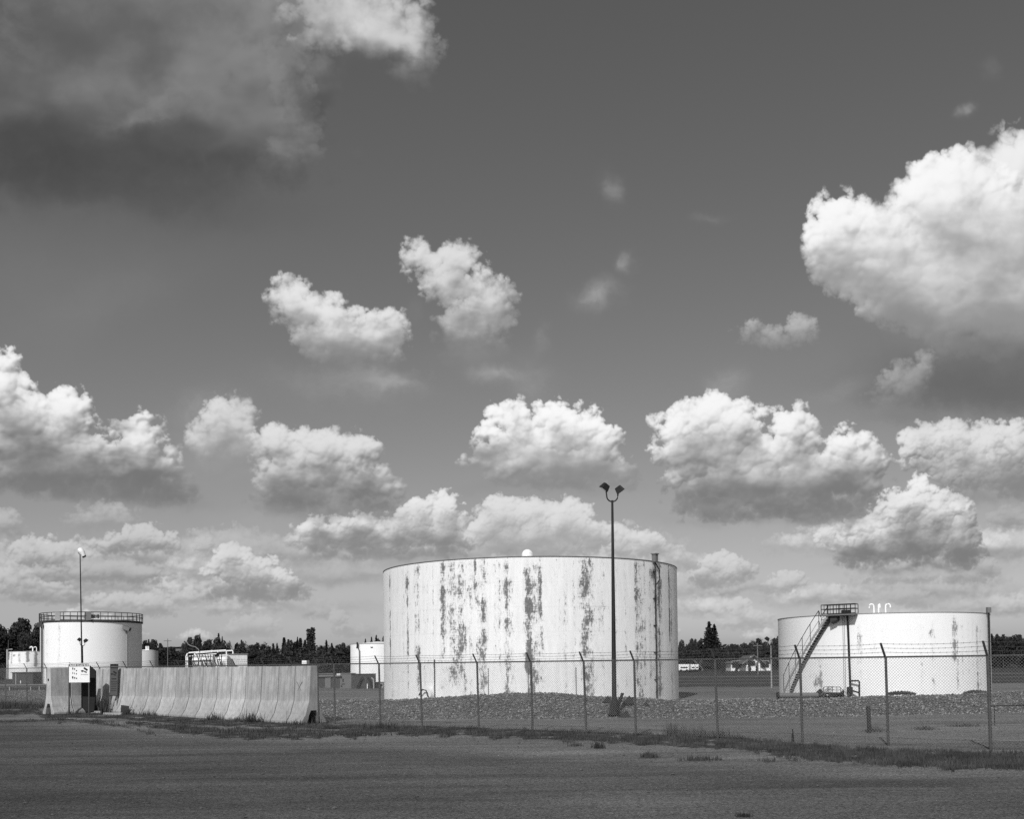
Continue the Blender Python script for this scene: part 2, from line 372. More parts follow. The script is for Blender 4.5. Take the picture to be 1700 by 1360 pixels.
def ordn(i):
    if i < 20: return ORD[i]
    t = ['twenty', 'thirty', 'forty', 'fifty', 'sixty'][(i + 1) // 10 - 2]; u_ = (i + 1) % 10
    return {'twenty': 'twentieth', 'thirty': 'thirtieth', 'forty': 'fortieth', 'fifty': 'fiftieth', 'sixty': 'sixtieth'}[t] if u_ == 0 else t + '-' + ORD[u_ - 1]

# ------------------------------------------------------------------ materials (all grey: the place as black-and-white film sees it)
class NT:
    def __init__(s, name):
        s.m = bpy.data.materials.new(name); s.m.use_nodes = True; s.t = s.m.node_tree; s.b = s.t.nodes['Principled BSDF']
        s.tc = s.n('ShaderNodeTexCoord')
    def n(s, k, **kw):
        q = s.t.nodes.new(k)
        for a, v in kw.items(): setattr(q, a, v)
        return q
    def l(s, a, b): s.t.links.new(a, b)
    def math(s, op, a, b=None, c=None, clamp=False):
        q = s.n('ShaderNodeMath', operation=op, use_clamp=clamp)
        for i, v in enumerate((a, b, c)):
            if v is None: continue
            if isinstance(v, (int, float)): q.inputs[i].default_value = v
            else: s.l(v, q.inputs[i])
        return q.outputs[0]
    def coord(s, src='Object', scale=(1, 1, 1)):
        mp = s.n('ShaderNodeMapping'); mp.inputs['Scale'].default_value = scale
        if isinstance(src, str): s.l(s.tc.outputs[src], mp.inputs[0])
        else: s.l(src, mp.inputs[0])
        return mp.outputs[0]
    def noise(s, v, sc_, det=6, rough=.6, dist=0):
        q = s.n('ShaderNodeTexNoise'); q.inputs['Scale'].default_value = sc_; q.inputs['Detail'].default_value = det
        q.inputs['Roughness'].default_value = rough; q.inputs['Distortion'].default_value = dist; s.l(v, q.inputs['Vector']); return q.outputs['Fac']
    def voro(s, v, sc_, out='Color', feat='F1'):
        q = s.n('ShaderNodeTexVoronoi', feature=feat); q.inputs['Scale'].default_value = sc_; s.l(v, q.inputs['Vector']); return q.outputs[out]
    def ramp(s, f, lo, hi, a=0., b=1.):
        q = s.n('ShaderNodeMapRange', clamp=True); s.l(f, q.inputs[0])
        for i, v in enumerate((lo, hi, a, b)): q.inputs[i + 1].default_value = v
        return q.outputs[0]
    def mix(s, f, a, b):
        q = s.n('ShaderNodeMix', data_type='FLOAT')
        for i, v in ((0, f), (2, a), (3, b)):
            if isinstance(v, (int, float)): q.inputs[i].default_value = v
            else: s.l(v, q.inputs[i])
        return q.outputs[0]
    def attr(s, name): return s.n('ShaderNodeAttribute', attribute_name=name).outputs['Fac']
    def grey(s, v):
        q = s.n('ShaderNodeCombineColor')
        for i in range(3): s.l(v, q.inputs[i])
        s.l(q.outputs[0], s.b.inputs['Base Color'])
    def bump(s, h, strength=.5, dist=.02):
        q = s.n('ShaderNodeBump'); q.inputs['Strength'].default_value = strength; q.inputs['Distance'].default_value = dist
        s.l(h, q.inputs['Height']); s.l(q.outputs[0], s.b.inputs['Normal'])
    def rough(s, v, spec=.3): s.b.inputs['Roughness'].default_value = v; s.b.inputs['Specular IOR Level'].default_value = spec
def simple(name, g, var=.2, sc_=3., rough=.7, bump=0, spec=.25, metal=0):
    q = NT(name); n = q.noise(q.coord(), sc_); q.grey(q.math('MULTIPLY', q.ramp(n, .25, .75, 1 - var, 1 + var), g)); q.rough(rough, spec)
    q.b.inputs['Metallic'].default_value = metal
    if bump: q.bump(n, .4, bump)
    return q.m
M = {}
M['dark_steel'] = simple('dark_steel', .018, .3, 4, .5)
M['galv'] = simple('galvanised_steel', .06, .25, 9, .5)
M['wire'] = simple('fence_wire', .17, .15, 9, .5)
M['barb'] = simple('barbed_wire_steel', .07, .15, 9, .5)
M['white_paint'] = simple('white_paint', .78, .05, 2, .55)
M['grey_paint'] = simple('grey_paint', .30, .1, 2, .6)
M['mid_grey'] = simple('mid_grey_paint', .14, .15, 1.5, .6)
M['shed_dark'] = simple('dark_sheet_metal', .05, .2, 1.2, .55)
M['roof_grey'] = simple('grey_roof', .10, .2, .6, .8)
M['glass'] = simple('dark_glass', .02, .1, 2, .15, spec=.5)
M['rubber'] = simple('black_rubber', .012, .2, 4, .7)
M['bark'] = simple('bark', .06, .3, 6, .9)
M['wood'] = simple('weathered_wood', .03, .4, 8, .9)
M['stone'] = simple('stone', .19, .65, 2.2, .9)
def leafmat(name, g, tr=.12):
    q = NT(name); oi = q.n('ShaderNodeObjectInfo'); n = q.noise(q.coord(), 1.1, 3)
    v = q.math('MULTIPLY', q.ramp(n, .3, .7, .55, 1.5), g)
    q.grey(q.math('MULTIPLY', v, q.math('MULTIPLY_ADD', oi.outputs['Random'], .5, .75))); q.rough(.9, .08)
    return q.m
M['leaf'] = leafmat('leaves', .042); M['leaf_pale'] = leafmat('pale_leaves', .13); M['needle'] = leafmat('needles', .03)
M['grass'] = leafmat('grass_blades', .055)

# weathered concrete of the wall units
q = NT('weathered_concrete'); c_ = q.coord(); oi = q.n('ShaderNodeObjectInfo')
n1 = q.noise(c_, 1.3, 6, .65); n2 = q.noise(q.coord('Object', (6, 6, .7)), 1.5, 5, .6); n3 = q.noise(c_, 60, 3)
sx = q.n('ShaderNodeSeparateXYZ'); q.l(q.tc.outputs['Object'], sx.inputs[0])
v = q.math('MULTIPLY', q.ramp(n1, .28, .72, .72, 1.2), q.ramp(n2, .35, .68, 1.1, .74))
v = q.math('MULTIPLY', v, q.ramp(n3, .3, .7, .92, 1.08))
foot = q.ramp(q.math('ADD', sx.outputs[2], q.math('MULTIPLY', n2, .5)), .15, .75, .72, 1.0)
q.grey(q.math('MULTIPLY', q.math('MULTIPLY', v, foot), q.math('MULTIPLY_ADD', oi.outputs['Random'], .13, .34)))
q.rough(.9, .15); q.bump(n3, .35, .006); M['concrete'] = q.m

# ground: lot, shoulder, yard, grass cover, all from attributes painted on the sheet by kind of soil
q = NT('gravel_ground'); w = q.coord('Object')
big = q.noise(w, .10, 5, .6); med = q.noise(q.coord('Object', (.22, 1.2, 1)), .9, 6, .65)
trk = q.noise(q.coord('Object', (.07, .55, 1)), 1.0, 6, .68, .8)
peb = q.voro(w, 38); pb = q.n('ShaderNodeSeparateColor'); q.l(peb, pb.inputs[0]); fine = q.noise(w, 55, 3, .7); fine2 = q.noise(w, 5, 5, .7)
gs = q.attr('soil'); vg = q.attr('veg')
base = q.math('MULTIPLY', gs, q.ramp(med, .3, .7, .86, 1.14))
base = q.math('MULTIPLY', base, q.ramp(trk, .36, .64, .72, 1.24))
base = q.math('MULTIPLY', base, q.ramp(big, .3, .7, .80, 1.18))
grain = q.math('MULTIPLY', q.ramp(pb.outputs[0], 0, 1, .5, 1.52), q.math('MULTIPLY', q.ramp(fine, .3, .7, .78, 1.22), q.ramp(fine2, .3, .7, .90, 1.10)))
base = q.math('MULTIPLY', base, grain)
vn = q.noise(w, 1.7, 6, .7); vm = q.ramp(q.math('ADD', vg, q.math('MULTIPLY_ADD', vn, 1.5, -.80)), .40, .62)
vgc = q.math('MULTIPLY', q.ramp(q.noise(w, 4, 5, .7), .3, .7, .6, 1.5), .042)
q.grey(q.mix(vm, base, vgc)); q.rough(.95, .1); q.bump(q.math('ADD', fine, q.math('MULTIPLY', pb.outputs[0], .7)), .6, .015)
M['ground'] = q.m
q = NT('crushed_rock'); w = q.coord('Object'); pb = q.n('ShaderNodeSeparateColor'); q.l(q.voro(w, 17), pb.inputs[0])
n1 = q.noise(w, .5, 5, .6); nf = q.noise(w, 30, 4, .7); ed = q.voro(w, 17, 'Distance', 'F1')
v = q.math('MULTIPLY', q.ramp(pb.outputs[0], 0, 1, .3, 1.8), q.math('MULTIPLY', q.ramp(n1, .3, .7, .85, 1.15), q.ramp(nf, .3, .7, .75, 1.25)))
v = q.math('MULTIPLY', v, q.ramp(ed, .3, .75, 1.05, .4)); q.grey(q.math('MULTIPLY', v, .145)); q.rough(.95, .1); q.bump(ed, 1.0, .05); q.t.nodes['Bump'].invert = True
M['rock'] = q.m

# ------------------------------------------------------------------ ground sheet
def edge(px, tab): return np.interp(px, [t[0] for t in tab], [t[1] for t in tab])
VT = [(-400, 1150), (0, 1168), (60, 1176), (80, 1184), (200, 1184), (350, 1194), (520, 1203), (600, 1205), (700, 1206), (800, 1209), (900, 1213), (1000, 1216), (1100, 1220), (1200, 1222), (1330, 1236), (1500, 1247), (1700, 1251), (2100, 1262)]
VB = [(-400, 1185), (0, 1190), (60, 1187), (80, 1199), (200, 1200), (280, 1216), (350, 1224), (430, 1230), (540, 1226), (640, 1220), (800, 1225), (900, 1229), (1000, 1234), (1100, 1240), (1200, 1243), (1260, 1252), (1330, 1262), (1500, 1274), (1600, 1279), (1700, 1280), (2100, 1300)]
def vegmask(px, py, Y):
    t = edge(px, VT) + fbm(px / 22, py * 0 + 3, 4) * 4; b = edge(px, VB) + fbm(px / 30 + 9, py * 0, 4) * 11 + fbm(px / 5, py / 3, 3) * 4
    v = ss(t - 2.5, t + 2.5, py) * (1 - ss(b - 4, b + 4, py))
    v = v * np.clip(.80 + 1.25 * fbm(px / 26, py / 3.2, 4) + .6 * fbm(px / 6, py / 1.6, 3), .1, 1.15)
    st = np.exp(-((py - edge(px, [(80, 1192), (200, 1196), (340, 1207), (560, 1213), (600, 1260)])) / 1.8) ** 2) * (px > 90) * (px < 580)
    v = v - .55 * st
    # streaks of weeds below the verge, and beyond the fence on the far side
    v = np.maximum(v, .62 * np.exp(-((py - edge(px, [(20, 1199), (100, 1196), (200, 1206), (300, 1232)])) / 3) ** 2) * (px > -50) * (px < 260))
    v = np.maximum(v, .50 * np.exp(-((py - edge(px, [(1050, 1258), (1160, 1262), (1330, 1266)])) / 3) ** 2) * (px > 1060) * (px < 1330))
    v = np.maximum(v, .42 * np.exp(-((py - 1216) / 5) ** 2) * (px > 1360) * (px < 1640))
    return v
def build_ground():
    xs = np.concatenate([-np.geomspace(4000, 46, 26), np.arange(-45, 45.01, .35), np.geomspace(46, 4000, 26)])
    ys = np.concatenate([[-600, -200, -60, -20, 0, 5], np.arange(8, 62, .22), np.arange(62, 130, 1.0), np.geomspace(131, 9000, 30)])
    X, Y = np.meshgrid(xs, ys); nx, ny = len(xs), len(ys)
    Z = .035 * fbm(X / 3.1, Y / 3.1, 4) * np.exp(-np.maximum(Y - 60, 0) / 20) * ss(5, 9, Y)
    Ys = np.maximum(Y, 6); px, py = proj(X, Ys, Z)
    inr = (Y > 6) & (Y < 80)
    vg = np.where(inr, vegmask(px, py, Y), 0)
    wob = fbm(X / 6 + 3, Y / 6, 4) * 4
    # field beyond the tank yard
    vg = np.where(Y > 80 + wob + np.where(X < 0, 14, 0), 1.0, vg)
    for y0, w0 in ((92, 2.0), (108, 3), (131, 5)): vg = vg - .6 * np.exp(-((Y - y0 + X * .02) / w0) ** 2) * (Y > 82)
    lot = edge(px, [(-300, 1192), (0, 1196), (250, 1222), (520, 1236), (800, 1250), (1200, 1278), (1700, 1300)])
    so = np.where(py > lot, .078, .122); k = ss(-10, 14, py - lot + wob * 2); so = .155 * (1 - k) + .094 * k
    so = np.where(px < 330, so * np.interp(px, [0, 330], [.84, 1.0]), so)
    so = np.where((Y > 40), .16, so)
    so = np.where(Y > 80, .12, so)
    me = bpy.data.meshes.new('ground')
    idx = np.arange(nx * ny).reshape(ny, nx)
    fs = np.stack([idx[:-1, :-1], idx[:-1, 1:], idx[1:, 1:], idx[1:, :-1]], -1).reshape(-1, 4)
    me.from_pydata(np.stack([X, Y, Z], -1).reshape(-1, 3).tolist(), [], fs.tolist())
    for nm, arr in (('soil', so), ('veg', vg)):
        a = me.attributes.new(nm, 'FLOAT', 'POINT'); a.data.foreach_set('value', arr.astype(np.float32).ravel())
    me.materials.append(M['ground']); me.polygons.foreach_set('use_smooth', [True] * len(me.polygons)); me.update()
    o = bpy.data.objects.new('ground', me); C.objects.link(o); tag(o, kind='structure')
build_ground()

def build_pebbles():
    rs = np.random.RandomState(12); n = 9000; px = rs.uniform(-80, 1780, n); yy = 12 + 28 * rs.random_sample(n) ** .8; xx = np.tan(np.arctan((px - CX) / F)) * yy
    r = rs.gamma(1.4, .005, n) + .005; r = np.minimum(r, .045)
    oc = np.array([(1, 0, 0), (0, 1, 0), (-1, 0, 0), (0, -1, 0), (0, 0, .7), (0, 0, -.8)], float); c = np.stack([xx, yy, .035 * fbm(xx / 3.1, yy / 3.1, 4) * ss(5, 9, yy) + r * .3], -1)
    V = c[:, None] + oc[None] * r[:, None, None] * rs.uniform(.6, 1.2, (n, 6, 3)) + rs.uniform(-.2, .2, (n, 6, 3)) * r[:, None, None]
    f0 = np.array([(0, 1, 4), (1, 2, 4), (2, 3, 4), (3, 0, 4), (1, 0, 5), (2, 1, 5), (3, 2, 5), (0, 3, 5)]); fs = (f0[None] + (np.arange(n) * 6)[:, None, None]).reshape(-1, 3)
    me = bpy.data.meshes.new('pebbles'); me.from_pydata(V.reshape(-1, 3).tolist(), [], fs.tolist()); me.materials.append(simple('lot_pebble', .09, .5, 30, .95)); o = bpy.data.objects.new('pebbles', me); C.objects.link(o); tag(o, 'small loose pebbles strewn over the gravel lot', 'pebbles', kind='stuff')
# ------------------------------------------------------------------ embankment of crushed rock
BP = [(-900, 100, .7), (-200, 75, .65), (0, 68, .62), (200, 60, .6), (400, 50, .6), (520, 44, .55), (640, 42.5, .55), (720, 41.8, .62), (790, 41.5, .8), (850, 41.5, .84), (920, 41.5, .80), (1000, 41, .66), (1126, 40.5, .50), (1300, 40.5, .46), (1450, 41, .50), (1640, 43, .53), (1800, 45, .55), (2300, 52, .5), (2900, 60, .4)]
def build_berm():
    pts = []
    for px, Y, z in BP:
        p = P(px, 1110, Y); pts.append((p.x, Y, z))
    pts = np.array(pts); d = np.r_[0, np.cumsum(np.hypot(*np.diff(pts[:, :2], axis=0).T))]
    s = np.arange(0, d[-1], .22); X = np.interp(s, d, pts[:, 0]); Y = np.interp(s, d, pts[:, 1]); Zc = np.interp(s, d, pts[:, 2])
    k = np.ones(15) / 15
    Xp = np.convolve(np.pad(X, 7, mode='edge'), k, 'valid'); Yp = np.convolve(np.pad(Y, 7, mode='edge'), k, 'valid')
    tx = np.gradient(Xp); ty = np.gradient(Yp); L = np.hypot(tx, ty); nx_ = ty / L; ny_ = -tx / L      # towards the camera side
    cross = np.arange(-4.2, 5.21, .2); prof = np.interp(cross, [-4.2, -3.6, -.7, .0, .8, 2.6, 4.4, 5.2], [-.06, .02, .9, 1.0, .93, .5, .06, -.06])
    XX = Xp[:, None] + nx_[:, None] * cross; YY = Yp[:, None] + ny_[:, None] * cross
    ZZ = Zc[:, None] * prof + .10 * fbm(XX / 2.2, YY / 2.2, 4) * (prof > .03)[None] + .045 * fbm(XX / .35, YY / .35, 3) * (prof > .01)[None]
    ns, nc = XX.shape; idx = np.arange(ns * nc).reshape(ns, nc)
    fs = np.stack([idx[:-1, :-1], idx[1:, :-1], idx[1:, 1:], idx[:-1, 1:]], -1).reshape(-1, 4)
    me = bpy.data.meshes.new('gravel_embankment'); me.from_pydata(np.stack([XX, YY, ZZ], -1).reshape(-1, 3).tolist(), [], fs.tolist())
    me.materials.append(M['rock']); me.update(); o = bpy.data.objects.new('gravel_embankment', me); C.objects.link(o); tag(o, kind='structure')
    # loose stones on its face
    rs = np.random.RandomState(3); n = 90000
    i = rs.randint(0, ns, n); j = rs.randint(3, nc - 1, n); ok = (XX[i, j] > -34) & (XX[i, j] < 30); i = i[ok]; j = j[ok]; n = len(i)
    c = np.stack([XX[i, j] + rs.uniform(-.1, .1, n), YY[i, j] + rs.uniform(-.1, .1, n), ZZ[i, j] + .012], -1)
    r = rs.gamma(3, .008, n) + .016
    oc = np.array([(1, 0, 0), (0, 1, 0), (-1, 0, 0), (0, -1, 0), (0, 0, .8), (0, 0, -.8)], float)
    V = c[:, None] + oc[None] * r[:, None, None] * rs.uniform(.6, 1.2, (n, 6, 3)) + rs.uniform(-.2, .2, (n, 6, 3)) * r[:, None, None]
    f0 = np.array([(0, 1, 4), (1, 2, 4), (2, 3, 4), (3, 0, 4), (1, 0, 5), (2, 1, 5), (3, 2, 5), (0, 3, 5)])
    fs = (f0[None] + (np.arange(n) * 6)[:, None, None]).reshape(-1, 3)
    me = bpy.data.meshes.new('loose_stones'); me.from_pydata(V.reshape(-1, 3).tolist(), [], fs.tolist()); me.materials.append(M['stone2'])
    o = bpy.data.objects.new('loose_stones', me); C.objects.link(o); tag(o, 'loose grey crushed stones covering the embankment', 'gravel', kind='stuff')
q = NT('loose_stone_mix'); pb = q.n('ShaderNodeSeparateColor'); q.l(q.voro(q.coord(), 19), pb.inputs[0]); q.grey(q.ramp(pb.outputs[1], 0, 1, .05, .32)); q.rough(.95, .1); M['stone2'] = q.m
build_berm(); build_pebbles()

# ------------------------------------------------------------------ tanks
def tank_mat(name, base=.78, seam=.92, streak=1.0, overall=.06, course=1.22):
    q = NT(name); uv = q.n('ShaderNodeUVMap', uv_map='wrap').outputs[0]; st = q.attr('streak')
    sp_ = q.n('ShaderNodeSeparateXYZ'); q.l(uv, sp_.inputs[0])
    a = q.noise(q.coord(uv, (4.5, 1.5, 1)), 1.7, 9, .78); b = q.noise(q.coord(uv, (8, 2.2, 1)), 2.2, 6, .75); c = q.noise(q.coord(uv, (.9, .9, 1)), .9, 4, .6)
    hb = q.noise(q.coord(uv, (1.6, 9, 1)), 1.4, 4, .7)
    fn2 = q.math('ADD', q.math('MULTIPLY', q.noise(q.coord(uv, (15, 1.0, 1)), 1.6, 5, .7), .5), q.math('MULTIPLY', q.noise(q.coord(uv, (2.2, 16, 1)), 1.3, 5, .75), .5))
    n = q.math('ADD', q.math('MULTIPLY', a, .55), q.math('ADD', q.math('MULTIPLY', b, .30), q.math('MULTIPLY', hb, .15)))
    # dark scabs where the streak strength beats the noise
    vb = q.noise(q.coord(uv, (1.1, .8, 1)), 1.0, 4, .6); st = q.math('MULTIPLY', st, q.ramp(vb, .34, .62, .45, 1.3))
    th = q.math('MULTIPLY_ADD', st, -.84, .975); n = q.ramp(n, .37, .64)
    m_ = q.ramp(q.math('SUBTRACT', q.math('ADD', n, q.math('MULTIPLY_ADD', fn2, 1.5, -.75)), th), 0.02, .26)
    soft = q.ramp(q.math('SUBTRACT', n, q.math('ADD', th, -.22)), 0, .5)
    # faint level welds and dirt
    fr = q.math('PINGPONG', sp_.outputs[1], course / 2); ln = q.ramp(fr, 0, .03, seam, 1.0)
    fu = q.math('PINGPONG', q.math('ADD', sp_.outputs[0], q.math('MULTIPLY', q.math('FLOOR', q.math('DIVIDE', sp_.outputs[1], course)), 1.7)), 3.0); ln2 = q.ramp(fu, 0, .02, seam + .02, 1.0)
    dirt = q.ramp(q.noise(q.coord(uv, (3, .35, 1)), 1.6, 6, .7), .35, .8, 1.0, 1 - overall * 2)
    speck = q.ramp(q.noise(q.coord(uv, (1, 1, 1)), 14, 4, .7), .66, .78, 1.0, 1 - overall * 4)
    v = q.math('MULTIPLY', q.math('MULTIPLY', ln, ln2), q.math('MULTIPLY', dirt, speck))
    v = q.math('MULTIPLY', v, base)
    v = q.mix(q.math('MULTIPLY', soft, .34 * streak), v, .28)
    v = q.mix(q.math('MULTIPLY', m_, .93 * streak), v, q.ramp(b, .3, .7, .03, .20))
    q.grey(v); q.rough(.6, .2); q.bump(q.math('MULTIPLY', ln, ln2), .25, .01); return q.m
def tank_thing(name, pl, pr, D, ztop, mat, label, bands=(), z0=0, roof=.5, nrow=28, group=None, seg=320, rimdark=False):
    """pl, pr: where its outline stands left and right; D: distance of its axis."""
    al = math.atan((pl - CX) / F); ar = math.atan((pr - CX) / F); az = (al + ar) / 2; R = D * math.sin((ar - al) / 2)
    c = Vector((D * math.sin(az), D * math.cos(az), z0)); t = thing(name, c, 0, label, 'storage tank', group)
    H = ztop - z0
    def ang(px):                       # angle on the shell of the point seen at px
        d = Vector((math.sin(math.atan((px - CX) / F)), math.cos(math.atan((px - CX) / F)))); b = d.x * c.x + d.y * c.y
        disc = max(b * b - (c.x ** 2 + c.y ** 2 - R * R), 0); k = b - math.sqrt(disc); return math.atan2(d.y * k - c.y, d.x * k - c.x)
    me = bpy.data.meshes.new('shell'); th = np.linspace(-math.pi, math.pi, seg + 1); zz = np.linspace(0, H, nrow + 1)
    T, Z = np.meshgrid(th, zz); V = np.stack([R * np.cos(T), R * np.sin(T), Z], -1).reshape(-1, 3)
    st = np.zeros_like(T)
    for px, w_, s_, za, zb in bands:
        a = ang(px); ds = (np.angle(np.exp(1j * (T - a)))) * R
        st = np.maximum(st, s_ * np.exp(-(ds / (w_ * 1.6)) ** 2) * ss(za - .06, za + .06, Z / H) * (1 - ss(zb - .06, zb + .06, Z / H)))
    idx = np.arange(T.size).reshape(T.shape); fs = np.stack([idx[:-1, :-1], idx[:-1, 1:], idx[1:, 1:], idx[1:, :-1]], -1).reshape(-1, 4)
    me.from_pydata(V.tolist(), [], fs.tolist()); a_ = me.attributes.new('streak', 'FLOAT', 'POINT'); a_.data.foreach_set('value', st.astype(np.float32).ravel())
    uv = me.uv_layers.new(name='wrap'); U = np.stack([T.ravel() * R, Z.ravel()], -1)[fs.ravel()]; uv.data.foreach_set('uv', U.astype(np.float32).ravel())
    me.materials.append(mat); me.polygons.foreach_set('use_smooth', [True] * len(me.polygons)); me.update()
    o = bpy.data.objects.new('shell', me); C.objects.link(o); o.parent = t
    m_ = MB(); m_.lathe([(R - .03, H - .02), (0.01, H + roof)], 96); m_.build('roof', M['white_paint'], t)
    m_ = MB(); m_.lathe([(R - .01, H + .012), (R + .02, H + .012), (R + .02, H - .035), (R, H - .035)], 160); m_.build('rim', M['mid_grey'] if rimdark else M['grey_paint'], t)
    m_ = MB(); m_.lathe([(R + .10, 0), (R + .10, .07), (R, .09)], 96); m_.build('base_ring', M['mid_grey'], t)
    return t, R, H, ang, c
def on(R, a, off, z): return Vector(((R + off) * math.cos(a), (R + off) * math.sin(a), z))
TM = tank_mat('streaked_tank_paint', .81, .93, 1.0, .09); TM3 = tank_mat('clean_tank_paint', .82, .965, .8, .02); TMs = tank_mat('small_tank_paint', .84, .96, .8, .02)
B1 = [(640, .18, .3, 0, 1.), (648, .07, 1.05, .25, 1.), (651, .12, .5, 0, .3), (677, .09, .75, .1, 1.), (676, .16, 1.2, .80, .92), (670, .15, .45, .2, 1), (690, .12, .55, .3, 1), (695, .13, .8, .05, 1), (704, .1, .45, 0, .9),
      (736, .16, .95, .3, 1.), (739, .3, .55, 0, .95), (752, .28, .72, .1, 1), (765, .22, .80, .2, 1), (770, .2, .5, 0, 1), (772, .08, .7, 0, .6), (790, .08, 1., .75, 1), (792, .1, .6, .1, .8), (800, .2, .8, 0, .5), (803, .14, .9, .1, 1),
      (842, .12, .85, .0, 1), (846, .2, .6, 0, .9), (835, .08, .4, .4, 1), (878, .16, 1.15, .2, 1), (882, .22, .75, 0, 1), (889, .2, .7, .1, 1), (898, .07, 1.1, .55, 1), (899, .12, .6, .1, 1), (925, .2, .3, .1, 1), (938, .1, .45, 0, .9),
      (973, .2, 1.1, .0, 1), (978, .24, .85, 0, 1), (983, .12, .6, .3, 1), (997, .2, .42, .3, .9), (1012, .1, .3, 0, 1), (1022, .1, .5, .1, .6), (1058, .14, .75, .1, 1), (1064, .22, .75, 0, 1), (1071, .1, .7, .1, 1), (1080, .12, .6, 0, .9),
      (1087, .3, 1.3, .86, .98), (1089, .1, .85, 0, 1), (1095, .14, .95, 0, .95), (1098, .2, .65, 0, 1), (1112, .08, 1.1, .4, 1), (1115, .15, .6, 0, 1), (1121, .2, .45, 0, 1), (712, .2, .35, 0, .5), (660, .2, .3, 0, 1), (728, .3, .3, 0, .5), (860, .3, .2, 0, .3), (950, .3, .24, 0, .4)]
_b = random.Random(77)
B1 += [(_b.uniform(640, 1122), _b.uniform(.03, .08), _b.uniform(.3, .6), _b.choice([0, .0, .2, .4, .6]), 1.0) for _ in range(48)]
t1, R1, H1, ang1, c1 = tank_thing('storage_tank', 637, 1125.5, 55.4, 7.35, TM, 'big white storage tank streaked with dark rust behind the lamp pole', B1, nrow=60, seg=700, roof=.3, rimdark=True)
tag(t1, group='storage tanks')
a = ang1(877); m_ = MB(); prof = [(.28 * math.cos(k * math.pi / 12), .12 + .28 * math.sin(k * math.pi / 12)) for k in range(7)]
m_.lathe([(.28, -.05)] + prof, 20, on(R1, a, -.45, H1)); m_.build('roof_vent', M['white_paint'], t1)
a = ang1(1086); m_ = MB(); m_.box(on(R1, a, .12, H1 + .14), (.24, .24, .40), Matrix.Rotation(a, 3, 'Z')); m_.box(on(R1, a, .12, H1 + .36), (.32, .32, .05), Matrix.Rotation(a, 3, 'Z')); m_.build('gauge_box', M['mid_grey'], t1)
m_ = MB(); m_.tube([on(R1, a, .12, H1 - .05), on(R1, a, .12, .05)], .03)
for z in (1.2, 2.6, 4., 5.4, 6.8): m_.beam(on(R1, a, 0, z), on(R1, a, .16, z), .10, .05)
m_.build('gauge_pipe', M['dark_steel'], t1)
m_ = MB(); m_.tube([on(R1, a, .14, H1 - .1), on(R1, a + .035, .2, H1 - .45), on(R1, a + .04, .16, H1 - 1.), on(R1, a + .02, .1, H1 - 1.2)], .03); m_.build('cable', M['rubber'], t1)
a = ang1(712); m_ = MB(); d_ = Vector((math.cos(a), math.sin(a), 0)); sd = Vector((-math.sin(a), math.cos(a), 0))
arc = [on(R1, a, 0, .62) + sd * .36 * math.cos(k * math.pi / 12) + Vector((0, 0, .36 * math.sin(k * math.pi / 12))) for k in range(25)]
m_.add([p + d_ * .28 for p in arc] + [p for p in arc], [tuple(range(24, -1, -1))] + [(k, k + 1, k + 26, k + 25) for k in range(24)]); m_.build('manway', M['white_paint'], t1)
m_ = MB(); m_.tube([on(R1, a, .45, .55) + sd * -.3, on(R1, a, .5, .85), on(R1, a, .42, .8) + sd * .18, on(R1, a, .4, .45) + sd * .3], .035); m_.build('manway_davit', M['dark_steel'], t1)
m_ = MB()
for px in (810, 876, 955):
    m_ = MB(); m_.beam(on(R1, ang1(px), .03, 0), on(R1, ang1(px), .03, 1.9), .03); m_.build('grounding_strap', M['mid_grey'], t1)

# tank beyond the right-hand yard
B3 = [(1355, .22, 1.1, .12, .34), (1361, .1, 1.0, .1, .4), (1357, .3, .55, .05, .5), (1345, .15, .35, .1, .5), (1368, .08, .5, .5, .95), (1425, .09, .55, .3, .9), (1429, .06, .6, .2, .8), (1450, .15, .33, .4, .9), (1468, .1, .38, .5, .9),
      (1545, .1, 1.05, .68, .80), (1548, .07, .95, .52, .66), (1547, .08, .9, .18, .3), (1549, .12, .5, 0, .9), (1530, .1, .4, 0, .9), (1585, .14, .95, .42, .95), (1589, .08, .8, .1, .95), (1597, .1, .5, .2, .9), (1608, .1, .4, 0, .9), (1622, .1, .75, .0, .9), (1627, .1, .6, 0, .9), (1615, .08, .45, 0, 1), (1296, .3, .3, 0, 1)]
t3, R3, H3, ang3, c3 = tank_thing('storage_tank', 1292, 1645, 61.5, 4.62, TM3, 'wide low white storage tank with a slanting stair up its side', B3, nrow=40, seg=560, roof=.28, group='storage tanks')
# stair: straight flight wrapping the shell from px 1314 at the ground to px 1386 at the rim
m_ = MB(); mi_ = MB(); mt = MB(); mh = MB(); n = 30; A0 = ang3(1314); A1 = ang3(1384)
ins = [on(R3, A0 + (A1 - A0) * k / n, .12, .25 + (H3 - .30) * k / n) for k in range(n + 1)]; outs = [on(R3, A0 + (A1 - A0) * k / n, .55, .25 + (H3 - .30) * k / n) for k in range(n + 1)]
for k in range(n):
    m_.beam(outs[k], outs[k + 1], .04, .10)
    mi_.beam(ins[k], ins[k + 1], .05, .22)
    mt.beam((ins[k] + ins[k + 1]) / 2 + Vector((0, 0, .02)), (outs[k] + outs[k + 1]) / 2 + Vector((0, 0, .02)), .2, .03)
    mh.tube([outs[k] + Vector((0, 0, 1.0 if k < n - 4 else .5)), outs[k + 1] + Vector((0, 0, 1.0 if k < n - 5 else .5))], .018, 6)
    if k % 5 == 0: mh.tube([outs[k], outs[k] + Vector((0, 0, 1.0))], .018, 6)
st = bpy.data.objects.new('stair', None); C.objects.link(st); st.parent = t3
